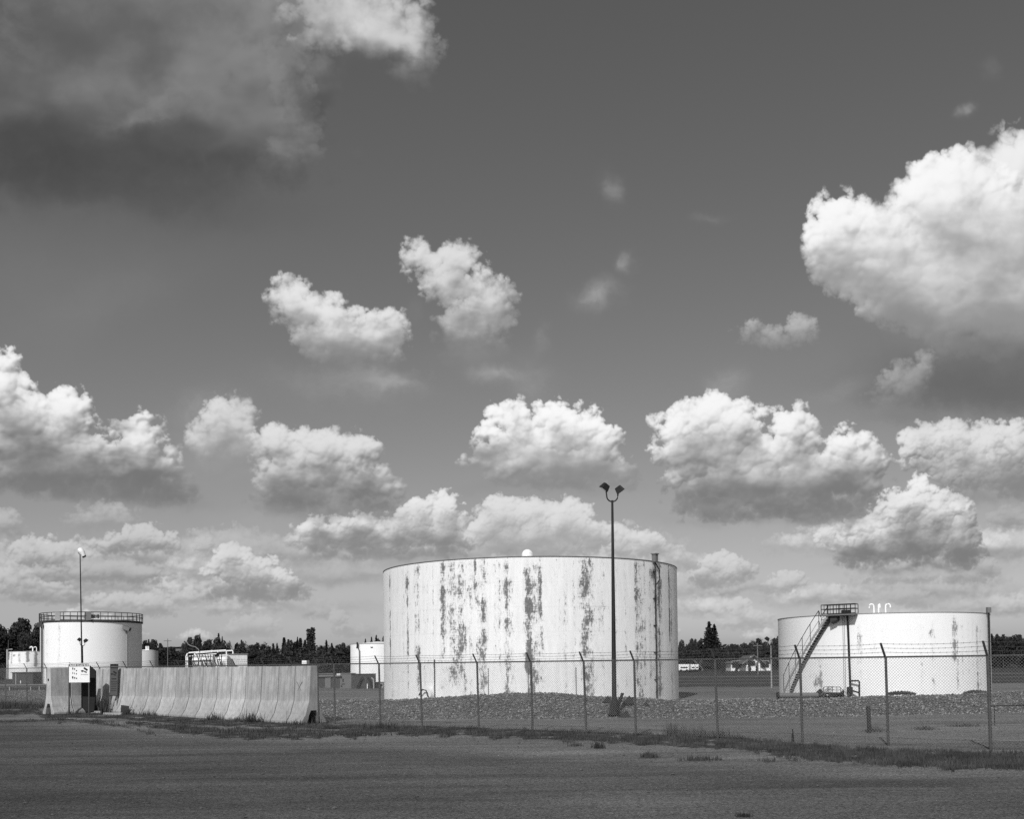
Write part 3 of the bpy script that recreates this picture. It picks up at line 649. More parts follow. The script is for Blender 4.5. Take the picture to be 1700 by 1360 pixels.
m_.build('stringer', M['grey_paint'], st); mi_.build('stringer', M['mid_grey'], st); mt.build('tread', M['grey_paint'], st); mh.build('handrail', M['dark_steel'], st)
m_ = MB(); mh = MB(); aa = [ang3(px) for px in (1374, 1383, 1392, 1402, 1412, 1425)]
for k in range(5):
    for off in (-.1, .6):
        for z in (.02, .28, .52): mh.tube([on(R3, aa[k], off, H3 + z), on(R3, aa[k + 1], off, H3 + z)], .022, 6)
    p = [on(R3, aa[k], -.15, H3 - .02), on(R3, aa[k], .65, H3 - .02), on(R3, aa[k + 1], .65, H3 - .02), on(R3, aa[k + 1], -.15, H3 - .02)]
    m_.add([v_ for v_ in p] + [v_ + Vector((0, 0, -.07)) for v_ in p], [(0, 3, 2, 1), (4, 5, 6, 7), (0, 1, 5, 4), (1, 2, 6, 5), (2, 3, 7, 6), (3, 0, 4, 7)])
for k in range(6):
    for off in (-.1, .6): mh.tube([on(R3, aa[k], off, H3), on(R3, aa[k], off, H3 + .52)], .02, 6)
    if k < 5: mh.tube([on(R3, (aa[k] + aa[k + 1]) / 2, .6, H3), on(R3, (aa[k] + aa[k + 1]) / 2, .6, H3 + .52)], .015, 6)
for k in (0, 5):
    for z in (.28, .52): mh.tube([on(R3, aa[k], -.1, H3 + z), on(R3, aa[k], .6, H3 + z)], .02, 6)
m_.build('landing', M['mid_grey'], t3); mh.build('landing_railing', M['dark_steel'], t3)
m_ = MB(); b0 = on(R3, ang3(1386), .12, H3 - .1); b1 = on(R3, ang3(1386), .5, H3 - .1); b2 = on(R3, ang3(1396), .5, H3 - .1)
m_.add([b1, b2, b2 - Vector((0, 0, .2)), b1 - Vector((0, 0, .35)), b0, on(R3, ang3(1396), .12, H3 - .1), on(R3, ang3(1396), .12, H3 - .35), b0 - Vector((0, 0, .45))], [(0, 1, 2, 3), (4, 7, 6, 5), (0, 3, 7, 4), (1, 5, 6, 2), (3, 2, 6, 7)]); m_.build('bracket', M['shed_dark'], t3)
a = ang3(1410); m_ = MB(); m_.tube([on(R3, a, .3, H3 + .1), on(R3, a, .22, H3 - .3), on(R3, a, .16, H3 - .7), on(R3, ang3(1412), .16, .1)], .06); m_.box(on(R3, ang3(1409), .35, H3 + .05), (.4, .4, .3)); m_.box(on(R3, ang3(1411.5), .25, .45), (.25, .25, .35)); m_.build('foam_pipe', M['dark_steel'], t3)
m_ = MB(); m_.tube([on(R3, ang3(1412), .2, .95), on(R3, ang3(1426), .35, .97), on(R3, ang3(1427.5), .35, .90), on(R3, ang3(1427.5), .4, .0)], .045); m_.tube([on(R3, ang3(1412), .2, .45), on(R3, ang3(1427), .4, .32)], .045); m_.build('pipe_loop', M['dark_steel'], t3)
m_ = MB()
for px in (1401, 1403.5): m_.tube([on(R3, ang3(px), .1, 0), on(R3, ang3(px), .1, H3)], .012, 5)
m_.build('sensor_cable', M['mid_grey'], t3)
for px, fl in ((1449, -1), (1459, 0), (1474, 1)):
    a = ang3(px); p0 = on(R3, a, -1.2, H3 + .0); g = MB(); k_ = fl if fl else .3
    g.tube([p0, p0 + Vector((0, 0, .42))] + [p0 + Vector((k_ * .13 * (1 - math.cos(u)), 0, .42 + .13 * math.sin(u))) for u in [math.pi * i / 6 for i in range(1, 7)]] + [p0 + Vector((k_ * .26, 0, .34))], .045, 8); g.build('gooseneck_vent', M['white_paint'], t3)
a = ang3(1638); m_ = MB(); m_.tube([on(R3, a, .14, .05), on(R3, a, .14, H3 + .1)], .05); m_.build('gauge_pipe', M['dark_steel'], t3)
m_ = MB(); m_.box(on(R3, a, .14, H3 + .16), (.2, .2, .30)); m_.build('gauge_box', M['mid_grey'], t3)

# tank with a railed roof, left
t2, R2, H2, ang2, c2 = tank_thing('storage_tank', 66, 235.5, 150, 8.75, TMs, 'white storage tank with a railed walkway round its roof', [(98, .25, .55, .0, .95), (210, .12, .5, .0, .75), (78, .3, .45, 0, 1)], nrow=30, roof=.5, group='storage tanks')
m_ = MB(); m_.lathe([(R2 + .02, H2 - .28), (R2 + .16, H2 - .2), (R2 + .16, H2 - .05), (R2 - .1, H2 + .06)], 96); m_.build('walkway', M['shed_dark'], t2)
m_ = MB(); nk = 44
for z in (.55, 1.07): m_.lathe([(R2 + .12, H2 + z - .05), (R2 + .17, H2 + z), (R2 + .12, H2 + z + .05), (R2 + .07, H2 + z), (R2 + .12, H2 + z - .05)], 96)
for k in range(nk): m_.tube([on(R2, k * 2 * math.pi / nk, .12, H2 - .1), on(R2, k * 2 * math.pi / nk, .12, H2 + 1.07)], .045, 5)
m_.build('railing', M['shed_dark'], t2)
for px, w_ in ((97, .7), (146, .9)):
    g = MB(); g.box(on(R2, ang2(px), .15, H2 + .5), (w_, .12, 1.15)); g.build('gate_panel', M['grey_paint'] if px < 100 else M['mid_grey'], t2)
a = ang2(71); m_ = MB(); m_.tube([on(R2, a, .2, .05), on(R2, a, .2, H2 - .2)], .10); m_.tube([on(R2, ang2(73), .2, .05), on(R2, ang2(73), .2, H2 - .5)], .07); m_.build('drop_pipe', M['mid_grey'], t2)
g = MB(); g.box(on(R2, ang2(71), .35, H2 - .55), (.7, .5, .6)); g.build('valve_box', M['shed_dark'], t2)
g = MB(); p = on(R2, ang2(206), .5, H2 - 1.1); g.box(p, (1.0, .7, .5), Matrix.Rotation(.35, 3, 'Y')); g.beam(on(R2, ang2(206), 0, H2 - 1.1), p, .1); g.build('floodlight', M['mid_grey'], t2)
g = MB(); g.tube([on(R2, ang2(210), .05, H2 - 1.3), on(R2, ang2(210), .05, .2)], .05); g.build('conduit', M['grey_paint'], t2)
g = MB(); g.box(on(R2, ang2(152), -.6, H2 + .5), (1.8, .6, .5)); g.build('roof_hatch', M['grey_paint'], t2)

t4, R4, H4, ang4, c4 = tank_thing('storage_tank', 12, 88, 163, 4.75, TMs, 'small white tank with dark drips under its rim, beside the railed tank', [(14.5, .25, 1.2, .7, 1.0), (19, .18, .9, .55, 1.0), (32, .2, 1.0, .6, 1.0), (46, .22, 1.1, .6, 1.0), (59, .2, 1.3, .45, 1.0), (23, .2, 1.4, .82, .9)], z0=.6, roof=.1, group='storage tanks')
g = MB(); g.tube([on(R4, ang4(14), .2, .1), on(R4, ang4(14), .2, H4 + .3), on(R4, ang4(14), -.5, H4 + .35)], .12); g.build('drop_pipe', M['grey_paint'], t4)
for px, s_ in ((55.5, 1), (64, .6)):
    p0 = on(R4, ang4(px), -.8, H4); g = MB(); g.tube([p0, p0 + Vector((0, 0, .45))] + [p0 + Vector((-.22 * (1 - math.cos(u)), 0, .45 + .25 * math.sin(u))) for u in [math.pi * i / 6 for i in range(1, 7)]], .10 * s_); g.build('gooseneck_vent', M['white_paint'], t4)
t5, R5, H5, ang5, c5 = tank_thing('storage_tank', 222, 262.5, 172, 4.95, tank_mat('dull_tank_paint', .55, .95, .5, .02), 'small grey-white tank just past the railed tank, above the concrete wall', [], roof=.25, group='storage tanks')
g = MB()
for px in (243.5, 250): g.tube([on(R5, ang5(px), -1, H5 - .1), on(R5, ang5(px), -1, H5 + .75)], .16)
g.build('roof_vent', M['white_paint'], t5)
t6, R6, H6, ang6, c6 = tank_thing('storage_tank', 581.5, 672, 94, 4.15, TMs, 'plain white tank partly hidden behind the big streaked tank', [], roof=.25, group='storage tanks')
g = MB(); a = ang6(598); g.tube([on(R6, a, .15, .1), on(R6, a, .15, H6 - .6), on(R6, ang6(596.5), .2, H6 - .45), on(R6, ang6(596.5), .2, H6 + .05)], .05); g.build('drop_pipe', M['mid_grey'], t6)
g = MB(); g.box(on(R6, ang6(596.5), .3, H6 - .1), (.12, .12, .5)); g.build('gauge_box', M['dark_steel'], t6); g = MB(); g.box(on(R6, ang6(592.5), .02, H6 - .35), (.12, .12, .08)); g.build('nozzle', M['dark_steel'], t6); g = MB(); g.box(on(R6, ang6(617), .02, H6 - .35), (.22, .1, .06)); g.build('nozzle', M['dark_steel'], t6)

# ------------------------------------------------------------------ light poles
def lamp_pole(name, base, Hh, s, label, rz=0, thick=1.0, group='floodlight poles', box=True, mat='dark_steel'):
    t = thing(name, base, rz, label, 'light pole', group)
    g = MB(); g.tube([(0, 0, 0), (0, 0, Hh * .25), (0, 0, Hh)], [.095 * s * thick, .085 * s * thick, .042 * s * thick], 12); g.build('pole', M[mat], t)
    if box:
        g = MB(); g.prism([(-.19, 0), (.19, 0), (.13, .55), (-.13, .55)], -.17, .17); g.box((0, 0, .015), (.5, .5, .03)); g.build('base_box', M['dark_steel'], t)
    g = MB(); r = .21 * s; pts = [Vector((-r - .02 * s, 0, Hh + .42 * s))] + [Vector((r * math.cos(u), 0, Hh + .16 * s + r * math.sin(u))) for u in [math.pi + math.pi * i / 10 for i in range(11)]] + [Vector((r + .02 * s, 0, Hh + .32 * s))]
    pts[0].x = -r - .03 * s; g.tube(pts, .026 * s * max(1, thick * .8), 8); g.build('arm', M['dark_steel'], t)
    for sx_, z, tw in ((-1, .52, .5), (1, .42, -.45)):
        h = MB(); Rm = Matrix.Rotation(tw, 3, 'Z') @ Matrix.Rotation(R_(-32) * sx_, 3, 'Y') @ Matrix.Rotation(R_(18), 3, 'X')
        c = Vector((sx_ * (r + .06 * s), 0, Hh + z * s)); q_ = [Rm @ Vector(v_) * s * .155 for v_ in [(-1, -1, -.75), (1, -1, -.75), (1, 1, -.75), (-1, 1, -.75), (-.72, -.6, .8), (.72, -.6, .8), (.72, .6, .8), (-.72, .6, .8)]]
        h.add([c + v_ for v_ in q_], [(0, 3, 2, 1), (4, 5, 6, 7), (0, 1, 5, 4), (1, 2, 6, 5), (2, 3, 7, 6), (3, 0, 4, 7)]); head = h.build('floodlight', M['dark_steel'], t, bevel=.012 * s)
        h = MB(); q_ = [Rm @ Vector(v_) * s * .155 for v_ in [(-.85, -.85, -.79), (.85, -.85, -.79), (.85, .85, -.79), (-.85, .85, -.79), (-.85, -.85, -.73), (.85, -.85, -.73), (.85, .85, -.73), (-.85, .85, -.73)]]
        h.add([c + v_ for v_ in q_], [(0, 3, 2, 1), (4, 5, 6, 7), (0, 1, 5, 4), (1, 2, 6, 5), (2, 3, 7, 6), (3, 0, 4, 7)]); lens = h.build('lens', M['glass'], head)
    return t
b = P(1020, 1187, 36.7); top = P(1016.5, 831, 36.7)
lp = lamp_pole('light_pole', Vector((b.x, 36.7, b.z)), top.z - b.z, 1.0, 'tall black light pole with two floodlights in front of the big streaked tank')
lp.rotation_euler = (0, math.atan2(top.x - b.x, top.z - b.z), 0)
b2_ = G(137, 1140); lamp_pole('light_pole', (P(137, 1100, 105).x, 105, 0), P(137, 1072, 105).z, 1.25, 'light pole with two floodlights standing behind the white sign', thick=1.0, box=False)
lamp_pole('light_pole', (P(1281, 1140, 75).x, 75, 0), P(1279, 1072, 75).z, 1.0, 'slim light pole beside the house, near the wide low tank', thick=.7, box=False, mat='grey_paint')
m_ = MB(); g = thing('conduit_bracket', P(1024, 1185, 36.4) * 1, 0, 'dark steel bracket leaning beside the foot of the tall light pole', 'bracket'); g.location.z = .16
m_.beam((0, 0, .12), (.24, .1, .78), .16, .05); m_.tube([(.01, 0, 0), (.0, 0, .62)], .02); m_.build('brace', M['dark_steel'], g)
for px, py, sc_, lb in ((1009, 1163, .22, 'small dark flap of cloth in the stones left of the tall pole foot'), (1044, 1165, .28, 'dark triangular flap of cloth near the crest, past the tall pole'), (1072, 1176, .3, 'dark flat scrap of cloth on the stones, farthest from the tall pole'), (1038, 1194, .38, 'largest dark scrap of cloth at the foot of the embankment')):
    p = P(px, py, 36.2 if py > 1185 else 38.4); m_ = MB(); m_.add([(-sc_, -.05, -.08), (sc_ * .9, -.1, -.10), (sc_ * .1, .05, sc_ * .85), (-sc_, .05, -.12), (sc_ * .9, .05, -.14), (sc_ * .1, .12, sc_ * .8)], [(0, 1, 2), (5, 4, 3), (0, 2, 5, 3), (1, 4, 5, 2), (0, 3, 4, 1)])
    o = m_.build('cloth_scrap', M['rubber']); o.location = p; tag(o, lb, 'cloth scrap', 'dark cloth scraps on the embankment')

# windsock
b = P(137, 1140, 60); tp = P(133, 921, 60); t = thing('windsock', (b.x, 60, 0), 0, 'white windsock on a thin tall mast above the railed tank', 'windsock')
m_ = MB(); dx = tp.x - b.x; m_.tube([(0, 0, 0), (dx * .4, 0, tp.z * .4), (dx, 0, tp.z)], [.055, .045, .03]); m_.build('mast', M['dark_steel'], t)
m_ = MB(); e0 = Vector((dx - .02, 0, tp.z + .32)); e1 = Vector((dx + .22, .05, tp.z + -.1)); m_.tube([e0 + (e0 - e1) * .15, e0, (e0 + e1) / 2 + Vector((.02, 0, .04)), e1], [.09, .17, .155, .115], 16); m_.build('sock', M['white_paint'], t)
m_ = MB(); m_.tube([e1, e1 + (e1 - e0) * .14], [.12, .115], 16); m_.tube([(dx - .13, 0, tp.z + .12), (dx, 0, tp.z - .02)], .02); m_.build('hoop', M['dark_steel'], t)

# ------------------------------------------------------------------ chain-link fence
FP = [(-75, 0), (-28, 0), (10, 0), (45, 0), (79, 0), (122, 0), (166, 0), (211, 0), (255, 0), (300, 0), (345, 0), (392, 0), (440, 0), (488, 0), (528, 0), (555.5, 0), (631, 1), (700, 1), (794, 1), (883, 1), (972, 1), (1054, 1), (1190, 1), (1330, 1), (1472, 1), (1641.5, 1), (1850, 1), (2080, 1), (2350, 1)]
def fence_Y(px):
    if px < 528: return 1 / (.02826 + 2.07e-5 * (px - 528))
    return 1 / (.02826 + 1.497e-5 * (px - 528) + .00015)
posts = [(P(px, 1105, fence_Y(px)).x, fence_Y(px)) for px, _ in FP]
fence = thing('chain_link_fence', (posts[22][0], posts[22][1], 0), 0, 'grey chain-link fence topped with barbed wire, running across the whole yard', 'fence')
FO = Vector((posts[22][0], posts[22][1], 0)); RH = 2.13
def put(mb, name, mat, par): return mb.build(name, mat, par)
lean = []
for i, (x, y) in enumerate(posts):
    rnd = random.uniform(-1, 1); px = FP[i][0]
    lx = -.035 - .02 * rnd; corner = abs(px - 1641.5) < 1
    g = MB(); a = Vector((x, y, -.1)) - FO; b = Vector((x + lx, y, RH + .03)) - FO; r = .04 if corner else .033
    g.tube([a, b], r, 8); p = put(g, 'post', M['galv'], fence)
    g = MB(); e = b + Vector((-.13, -.10, .27)) * (1.25 if px > 1200 else 1); g.beam(b - Vector((0, 0, .04)), e, .045, .03); put(g, 'arm', M['galv'], p); lean.append((a, b, e))
g = MB()
for i in range(len(posts) - 1): g.tube([lean[i][1], lean[i + 1][1]], .024, 6)
g.build('top_rail', M['galv'], fence)
g = MB()
for k in (.35, .65, .95):
    for i in range(len(posts) - 1):
        p0 = lean[i][1].lerp(lean[i][2], k); p1 = lean[i + 1][1].lerp(lean[i + 1][2], k); n = 6; sag = .03
        pts = [p0.lerp(p1, j / n) - Vector((0, 0, sag * 4 * (j / n) * (1 - j / n))) for j in range(n + 1)]
        g.tube(pts, .0045, 3, caps=False)
        L = (p1 - p0).length; nb = int(L / .14)
        for j in range(1, nb):
            c = p0.lerp(p1, j / nb) - Vector((0, 0, sag * 4 * (j / nb) * (1 - j / nb))); an = random.uniform(0, 3.14)
            g.beam(c - Vector((.0, .0, .02)), c + Vector((.012, 0, .02)), .005)
g.build('barbed_wire', M['barb'], fence)
for i in range(len(posts) - 1):
    if FP[i + 1][0] < -60: continue
    a0 = lean[i][0] + Vector((0, 0, .16)); a1 = lean[i + 1][0] + Vector((0, 0, .16)); b0 = lean[i][1]; b1 = lean[i + 1][1]
    L = (a1 - a0).length; Hh = 2.06; n_ = Vector(((a1 - a0).y, -(a1 - a0).x, 0)).normalized() * .035
    def pt(s, z): return (a0.lerp(a1, s / L)).lerp(b0.lerp(b1, s / L), z / Hh) + n_
    g = MB(); step = .0707; k0 = int(-Hh / step) - 1; k1 = int((L + Hh) / step) + 1; w = .0026
    for sg in (1, -1):
        for k in range(k0, k1):
            c = k * step
            if sg == 1: sA = max(0, c); sB = min(L, c + Hh); zA = sA - c; zB = sB - c
            else: sA = max(0, c - Hh); sB = min(L, c); zA = c - sA; zB = c - sB
            if sB - sA < .03: continue
            A_ = pt(sA, zA); B_ = pt(sB, zB); d = (B_ - A_).normalized(); u_ = d.cross(n_).normalized() * w; v_ = n_.normalized() * w
            g.add([A_ + u_, A_ + v_, A_ - u_, A_ - v_, B_ + u_, B_ + v_, B_ - u_, B_ - v_], [(0, 1, 5, 4), (1, 2, 6, 5), (2, 3, 7, 6), (3, 0, 4, 7)])
    kk = 0
    while kk * step * 2 < L:
        s_ = kk * step * 2; g.add([pt(s_, Hh) + Vector((-w, 0, 0)), pt(s_, Hh) + Vector((w, 0, 0)), pt(s_, Hh) + Vector((0, 0, .075)), pt(s_, Hh) + Vector((0, w, 0))], [(0, 1, 2), (1, 3, 2), (3, 0, 2)]); kk += 1
    g.build('wire_mesh', M['wire'], fence)

# ------------------------------------------------------------------ concrete wall units
PROF = [(-.54, 0), (-.27, 0), (-.20, .30), (-.12, .47), (.12, .47), (.20, .30), (.27, 0), (.54, 0), (.54, .10), (.37, .34), (.22, .82), (.15, 2.10), (-.15, 2.10), (-.22, .82), (-.37, .34), (-.54, .10)]
def unit_mesh(L):
    g = MB(); g.prism([(x, z) for x, z in PROF], 0, L); return g
um = None
def wall_unit(p, ang, L, label, hs=1.0, group='concrete wall units'):
    global um
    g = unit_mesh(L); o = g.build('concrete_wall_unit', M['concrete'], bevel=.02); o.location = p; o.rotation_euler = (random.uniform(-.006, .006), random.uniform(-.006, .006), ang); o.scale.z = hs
    return tag(o, label, 'concrete wall unit', group)
# long row: seams seen along its top
seams = [515, 489, 462, 434, 408, 384, 361, 337, 315, 292.5, 270, 247, 225.5, 204.5, 186, 170, 159]
E0v = G(508, 1201.5); E0v = Vector((E0v.x, E0v.y, 0)); E1v = Vector((P(160, 1110, 47.6).x, 47.6, 0)); dr = (E1v - E0v).normalized(); ra = math.atan2(dr.y, dr.x) - math.pi / 2
def row_at(px):                        # distance along the row where its top front edge shows at px
    d = ray(px, 1106); k = d.x / d.y; nf = Vector((-dr.y, dr.x, 0)); nf = nf if nf.y < 0 else -nf; o_ = E0v + nf * .15
    return (k * o_.y - o_.x) / (dr.x - k * dr.y)
ds = [row_at(px) for px in seams]
for i in range(len(seams) - 1):
    L = ds[i + 1] - ds[i]
    lb = 'concrete wall unit with a scratched cross, at the open end of the long row' if i == 0 else '%s concrete unit of the long row, counting from the one with a cross' % ordn(i)
    o = wall_unit(E0v + dr * ds[i], ra, L - .06, lb, hs=1 + random.uniform(-.004, .004) + (.0 if i < 11 else -.012))
    if i == 0:
        g = MB(); nx_ = -.185
        for s_ in (1, -1): g.beam((nx_, .45, 1.32 - s_ * .2), (nx_, .80, 1.32 + s_ * .2), .02, .03, up=(1, 0, 0))
        g.build('scratched_cross', M['mid_grey'], o)
# short return wall, facing away from the sun, and the unit set across the gap
p0 = G(80, 1187); p0 = Vector((p0.x, p0.y, 0)); sa = math.atan2(.78, .62); sd_ = Vector((math.cos(sa), math.sin(sa), 0)); 
for i, (s_, L_, lb) in enumerate(((0, .93, 'outermost unit of the short return wall, with a dark gash near its top'), (.97, .55, 'unit of the short return wall standing behind the white sign'))):
    o = wall_unit(p0 + sd_ * s_, sa - math.pi / 2, L_, lb, hs=1.03 if i == 0 else 1.02)
    if i == 0:
        g = MB(); xx = .158; g.add([(xx, .32, 1.76), (xx, .44, 1.80), (xx, .62, 1.90), (xx, .48, 1.74), (xx - .04, .32, 1.76), (xx - .04, .44, 1.80), (xx - .04, .62, 1.90), (xx - .04, .48, 1.74)], [(0, 1, 2, 3), (7, 6, 5, 4), (0, 4, 5, 1), (1, 5, 6, 2), (2, 6, 7, 3), (3, 7, 4, 0)])
        g.build('gash', M['rubber'], o)
        g = MB(); g.tube([(0, -.01, 1.55), (0, .05, 1.55)], .06, 12); g.build('lifting_hole', M['rubber'], o)
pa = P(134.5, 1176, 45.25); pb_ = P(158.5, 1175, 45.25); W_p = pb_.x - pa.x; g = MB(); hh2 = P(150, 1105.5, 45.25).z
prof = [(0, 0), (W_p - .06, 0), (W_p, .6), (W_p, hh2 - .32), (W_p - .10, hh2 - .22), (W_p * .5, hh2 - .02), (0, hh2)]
g.prism(prof, 0, .10); o = g.build('shade_panel', M['rubber'], bevel=.02); o.location = (pa.x, 45.25, .06); tag(o, 'wall unit in shade painted black, with a rounded corner, behind the white sign', 'shaded wall unit')  # a concrete unit in deep shade; the shade is put in as black colour
# ------------------------------------------------------------------ signs
def text(body, size, x, z, par, mat, y=-.018, align='CENTER', name='lettering', sx_=1.0):
    cu_ = bpy.data.curves.new(name, 'FONT'); cu_.body = body; cu_.size = size; cu_.align_x = align; cu_.align_y = 'CENTER'; cu_.extrude = .002; cu_.offset = size * .012
    tmp = bpy.data.objects.new('tmp', cu_); C.objects.link(tmp); dg = bpy.context.evaluated_depsgraph_get(); me = bpy.data.meshes.new_from_object(tmp.evaluated_get(dg)); bpy.data.objects.remove(tmp)
    me.materials.clear(); me.materials.append(mat); o = bpy.data.objects.new(name, me); C.objects.link(o); o.parent = par; o.location = (x, y, z); o.rotation_euler = (math.pi / 2, 0, 0); o.scale = (sx_, 1, 1); return o
def plate(g, x0, x1, z0, z1, y=-.018, d=.006): g.box(((x0 + x1) / 2, y, (z0 + z1) / 2), (x1 - x0, d, z1 - z0))
def truck(g, cx, cz, s, y=-.018):
    def poly(pts):
        n = len(pts); vs = [(cx + a * s, y + .003, cz + b * s) for a, b in pts] + [(cx + a * s, y - .003, cz + b * s) for a, b in pts]
        g.add(vs, [tuple(range(n)), tuple(range(2 * n - 1, n - 1, -1))] + [(i, (i + 1) % n, (i + 1) % n + n, i + n) for i in range(n)])
    poly([(-.12, .95), (.95, .25), (.72, -.22), (-.30, .48)])             # raised box
    poly([(-1, .02), (-.65, .10), (.62, -.40), (.60, -.52), (-.55, -.30), (-.95, -.28)])   # cab and frame
    for wx, wz in ((-.72, -.38), (.22, -.52), (.52, -.55)):
        poly([(wx + .14 * math.cos(k * math.pi / 6), wz + .14 * math.sin(k * math.pi / 6)) for k in range(12)])
Ys = 44.4; tl = P(115, 1102, Ys); br = P(149.5, 1133.5, Ys); bl = P(114, 1132.5, Ys)
cx_ = (bl.x + br.x) / 2; wS = br.x - bl.x; sg_ = thing('sign', (cx_, Ys, 0), R_(-4), 'white square sign with a tipping truck and rows of small pictograms', 'sign', 'signs on posts')
z0, z1 = br.z, tl.z; g = MB(); g.box((0, 0, (z0 + z1) / 2), (wS, .025, z1 - z0)); g.build('board', M['white_paint'], sg_, bevel=.006)
for s_, zt in ((-1, z1 - .05), (1, z1 - .1)):
    g = MB(); g.box((s_ * (wS / 2 - .005) + (-.02 if s_ < 0 else -.05), .035, zt / 2), (.05, .04, zt)); g.build('post', M['shed_dark'], sg_)
hh_ = .115; g = MB(); plate(g, -wS / 2 + .02, wS / 2 - .03, z1 - .03 - hh_, z1 - .02, -.016); hd = g.build('header', M['dark_steel'], sg_)
xs_ = [(-.43, -.15, 'TRUCK'), (-.12, .20, 'DUMPING'), (.23, .45, 'AREA')]
for a_, b_, tx_ in xs_:
    g = MB(); plate(g, a_ * wS, b_ * wS, z1 - .01 - hh_, z1 - .045, -.021); g.build('word_panel', M['white_paint'], hd)
    text(tx_, .088, (a_ + b_) / 2 * wS, z1 - .026 - hh_ / 2, hd, M['dark_steel'], -.027, sx_=.78)
g = MB(); truck(g, .26 * wS, z1 - .33, .165); g.build('truck_symbol', M['dark_steel'], sg_)
g = MB()
for rz_, row in enumerate([[(.028, .075), (.024, .055), (.03, .035)], [(.016, .07), (.014, .06), (.02, .05)], [(.034, .085), (.026, .06), (.034, .04)]]):
    for c_i, (a_, b_) in enumerate(row):
        n = 12; cx2 = (-.31 + .09 * c_i) * wS; cz2 = z1 - .24 - rz_ * .205 - (c_i * .02) - (.06 if (rz_ == 0 and c_i == 2) else 0)
        vs = [(cx2 + a_ * math.cos(k * 2 * math.pi / n) * (1.1 if k % 3 else .8), -.021, cz2 + b_ * .72 * math.sin(k * 2 * math.pi / n)) for k in range(n)]
        g.add(vs + [(v_[0], -.014, v_[2]) for v_ in vs], [tuple(range(n - 1, -1, -1))] + [(k, (k + 1) % n, (k + 1) % n + n, k + n) for k in range(n)])
g.build('pictograms', M['dark_steel'], sg_)
g = MB(); random.seed(5)
for zr, xa, xb in ((z1 - .52, .08, .42),):
    x_ = xa * wS
    while x_ < xb * wS: w_ = random.uniform(.01, .03); plate(g, x_, x_ + w_, zr - .015, zr + .015, -.016); x_ += w_ + random.uniform(.006, .014)
g.build('small_print', M['grey_paint'], sg_)
Ys = 45.2; tl = P(180.5, 1103, Ys); br = P(194.5, 1156, Ys); bl = P(182.5, 1156, Ys); wS = (P(193.3, 1103, Ys).x - tl.x); cx_ = (tl.x + br.x) / 2
s2 = thing('sign', (cx_, Ys, 0), R_(3), 'tall narrow dark sign with a tipping truck and lines of print', 'sign', 'signs on posts'); s2.rotation_euler = (0, R_(1.6), R_(3))
z0, z1 = br.z, tl.z; g = MB(); g.box((0, 0, (z0 + z1) / 2), (wS, .025, z1 - z0)); g.build('board', simple('dark_board', .075, .1, 3), s2)
g = MB(); plate(g, -wS / 2, wS / 2, z1 - .20, z1, -.016); plate(g, -wS / 2, wS / 2, z0, z0 + .03, -.016); hd = g.build('header', M['rubber'], s2)
g = MB(); x_ = -wS * .4
while x_ < wS * .36: w_ = .03; plate(g, x_, x_ + w_, z1 - .15, z1 - .10, -.021); x_ += .045
g.build('lettering', M['mid_grey'], hd)
g = MB(); truck(g, 0, z1 - .45, .14); g.build('truck_symbol', M['rubber'], s2)
g = MB()
for k, zz_ in enumerate([.70] + [.82 + .085 * j for j in range(6)]):
    x_ = -wS * .36 + random.uniform(0, .03)
    while x_ < wS * .34: w_ = random.uniform(.02, .06); hgt = .045 if k == 0 else .022; plate(g, x_, x_ + w_, z1 - zz_ - hgt / 2, z1 - zz_ + hgt / 2, -.016); x_ += w_ + .012
g.build('small_print', M['rubber'], s2)
for s_ in (-1, 1):
    g = MB(); g.box((s_ * (wS / 2 - .02), .035, (z0 + .1) / 2), (.04, .035, z0 + .1)); g.build('post', M['mid_grey'], s2)
# leaning dark plate
p = P(207, 1180, 43.9); g = MB(); g.box((0, 0, .21), (.36, .03, .40)); o = g.build('metal_plate', M['shed_dark']); o.location = (p.x, 43.9, .0); o.rotation_euler = (R_(14), R_(8), R_(2)); tag(o, 'dark square metal plate leaning against the foot of the long wall', 'metal plate')
# footing timbers under the signs
for a_, b_, y_, lb in ((112, 133, 1184, 'pale timber lying under the white sign, the one nearer its first post'), (134, 168, 1183.5, 'pale timber lying from the white sign towards the weeds'), (173, 203, 1186.5, 'pale timber lying at the foot of the narrow dark sign')):
    p0 = G(a_, y_ + 1); p1 = G(b_, y_ + 1.2); g = MB(); g.beam(p0 + Vector((0, 0, .05)), p1 + Vector((0, 0, .05)), .12, .10); o = g.build('timber', M['timber'] if 'timber' in M else M['grey_paint']); tag(o, lb, 'timber', 'timbers under the signs')

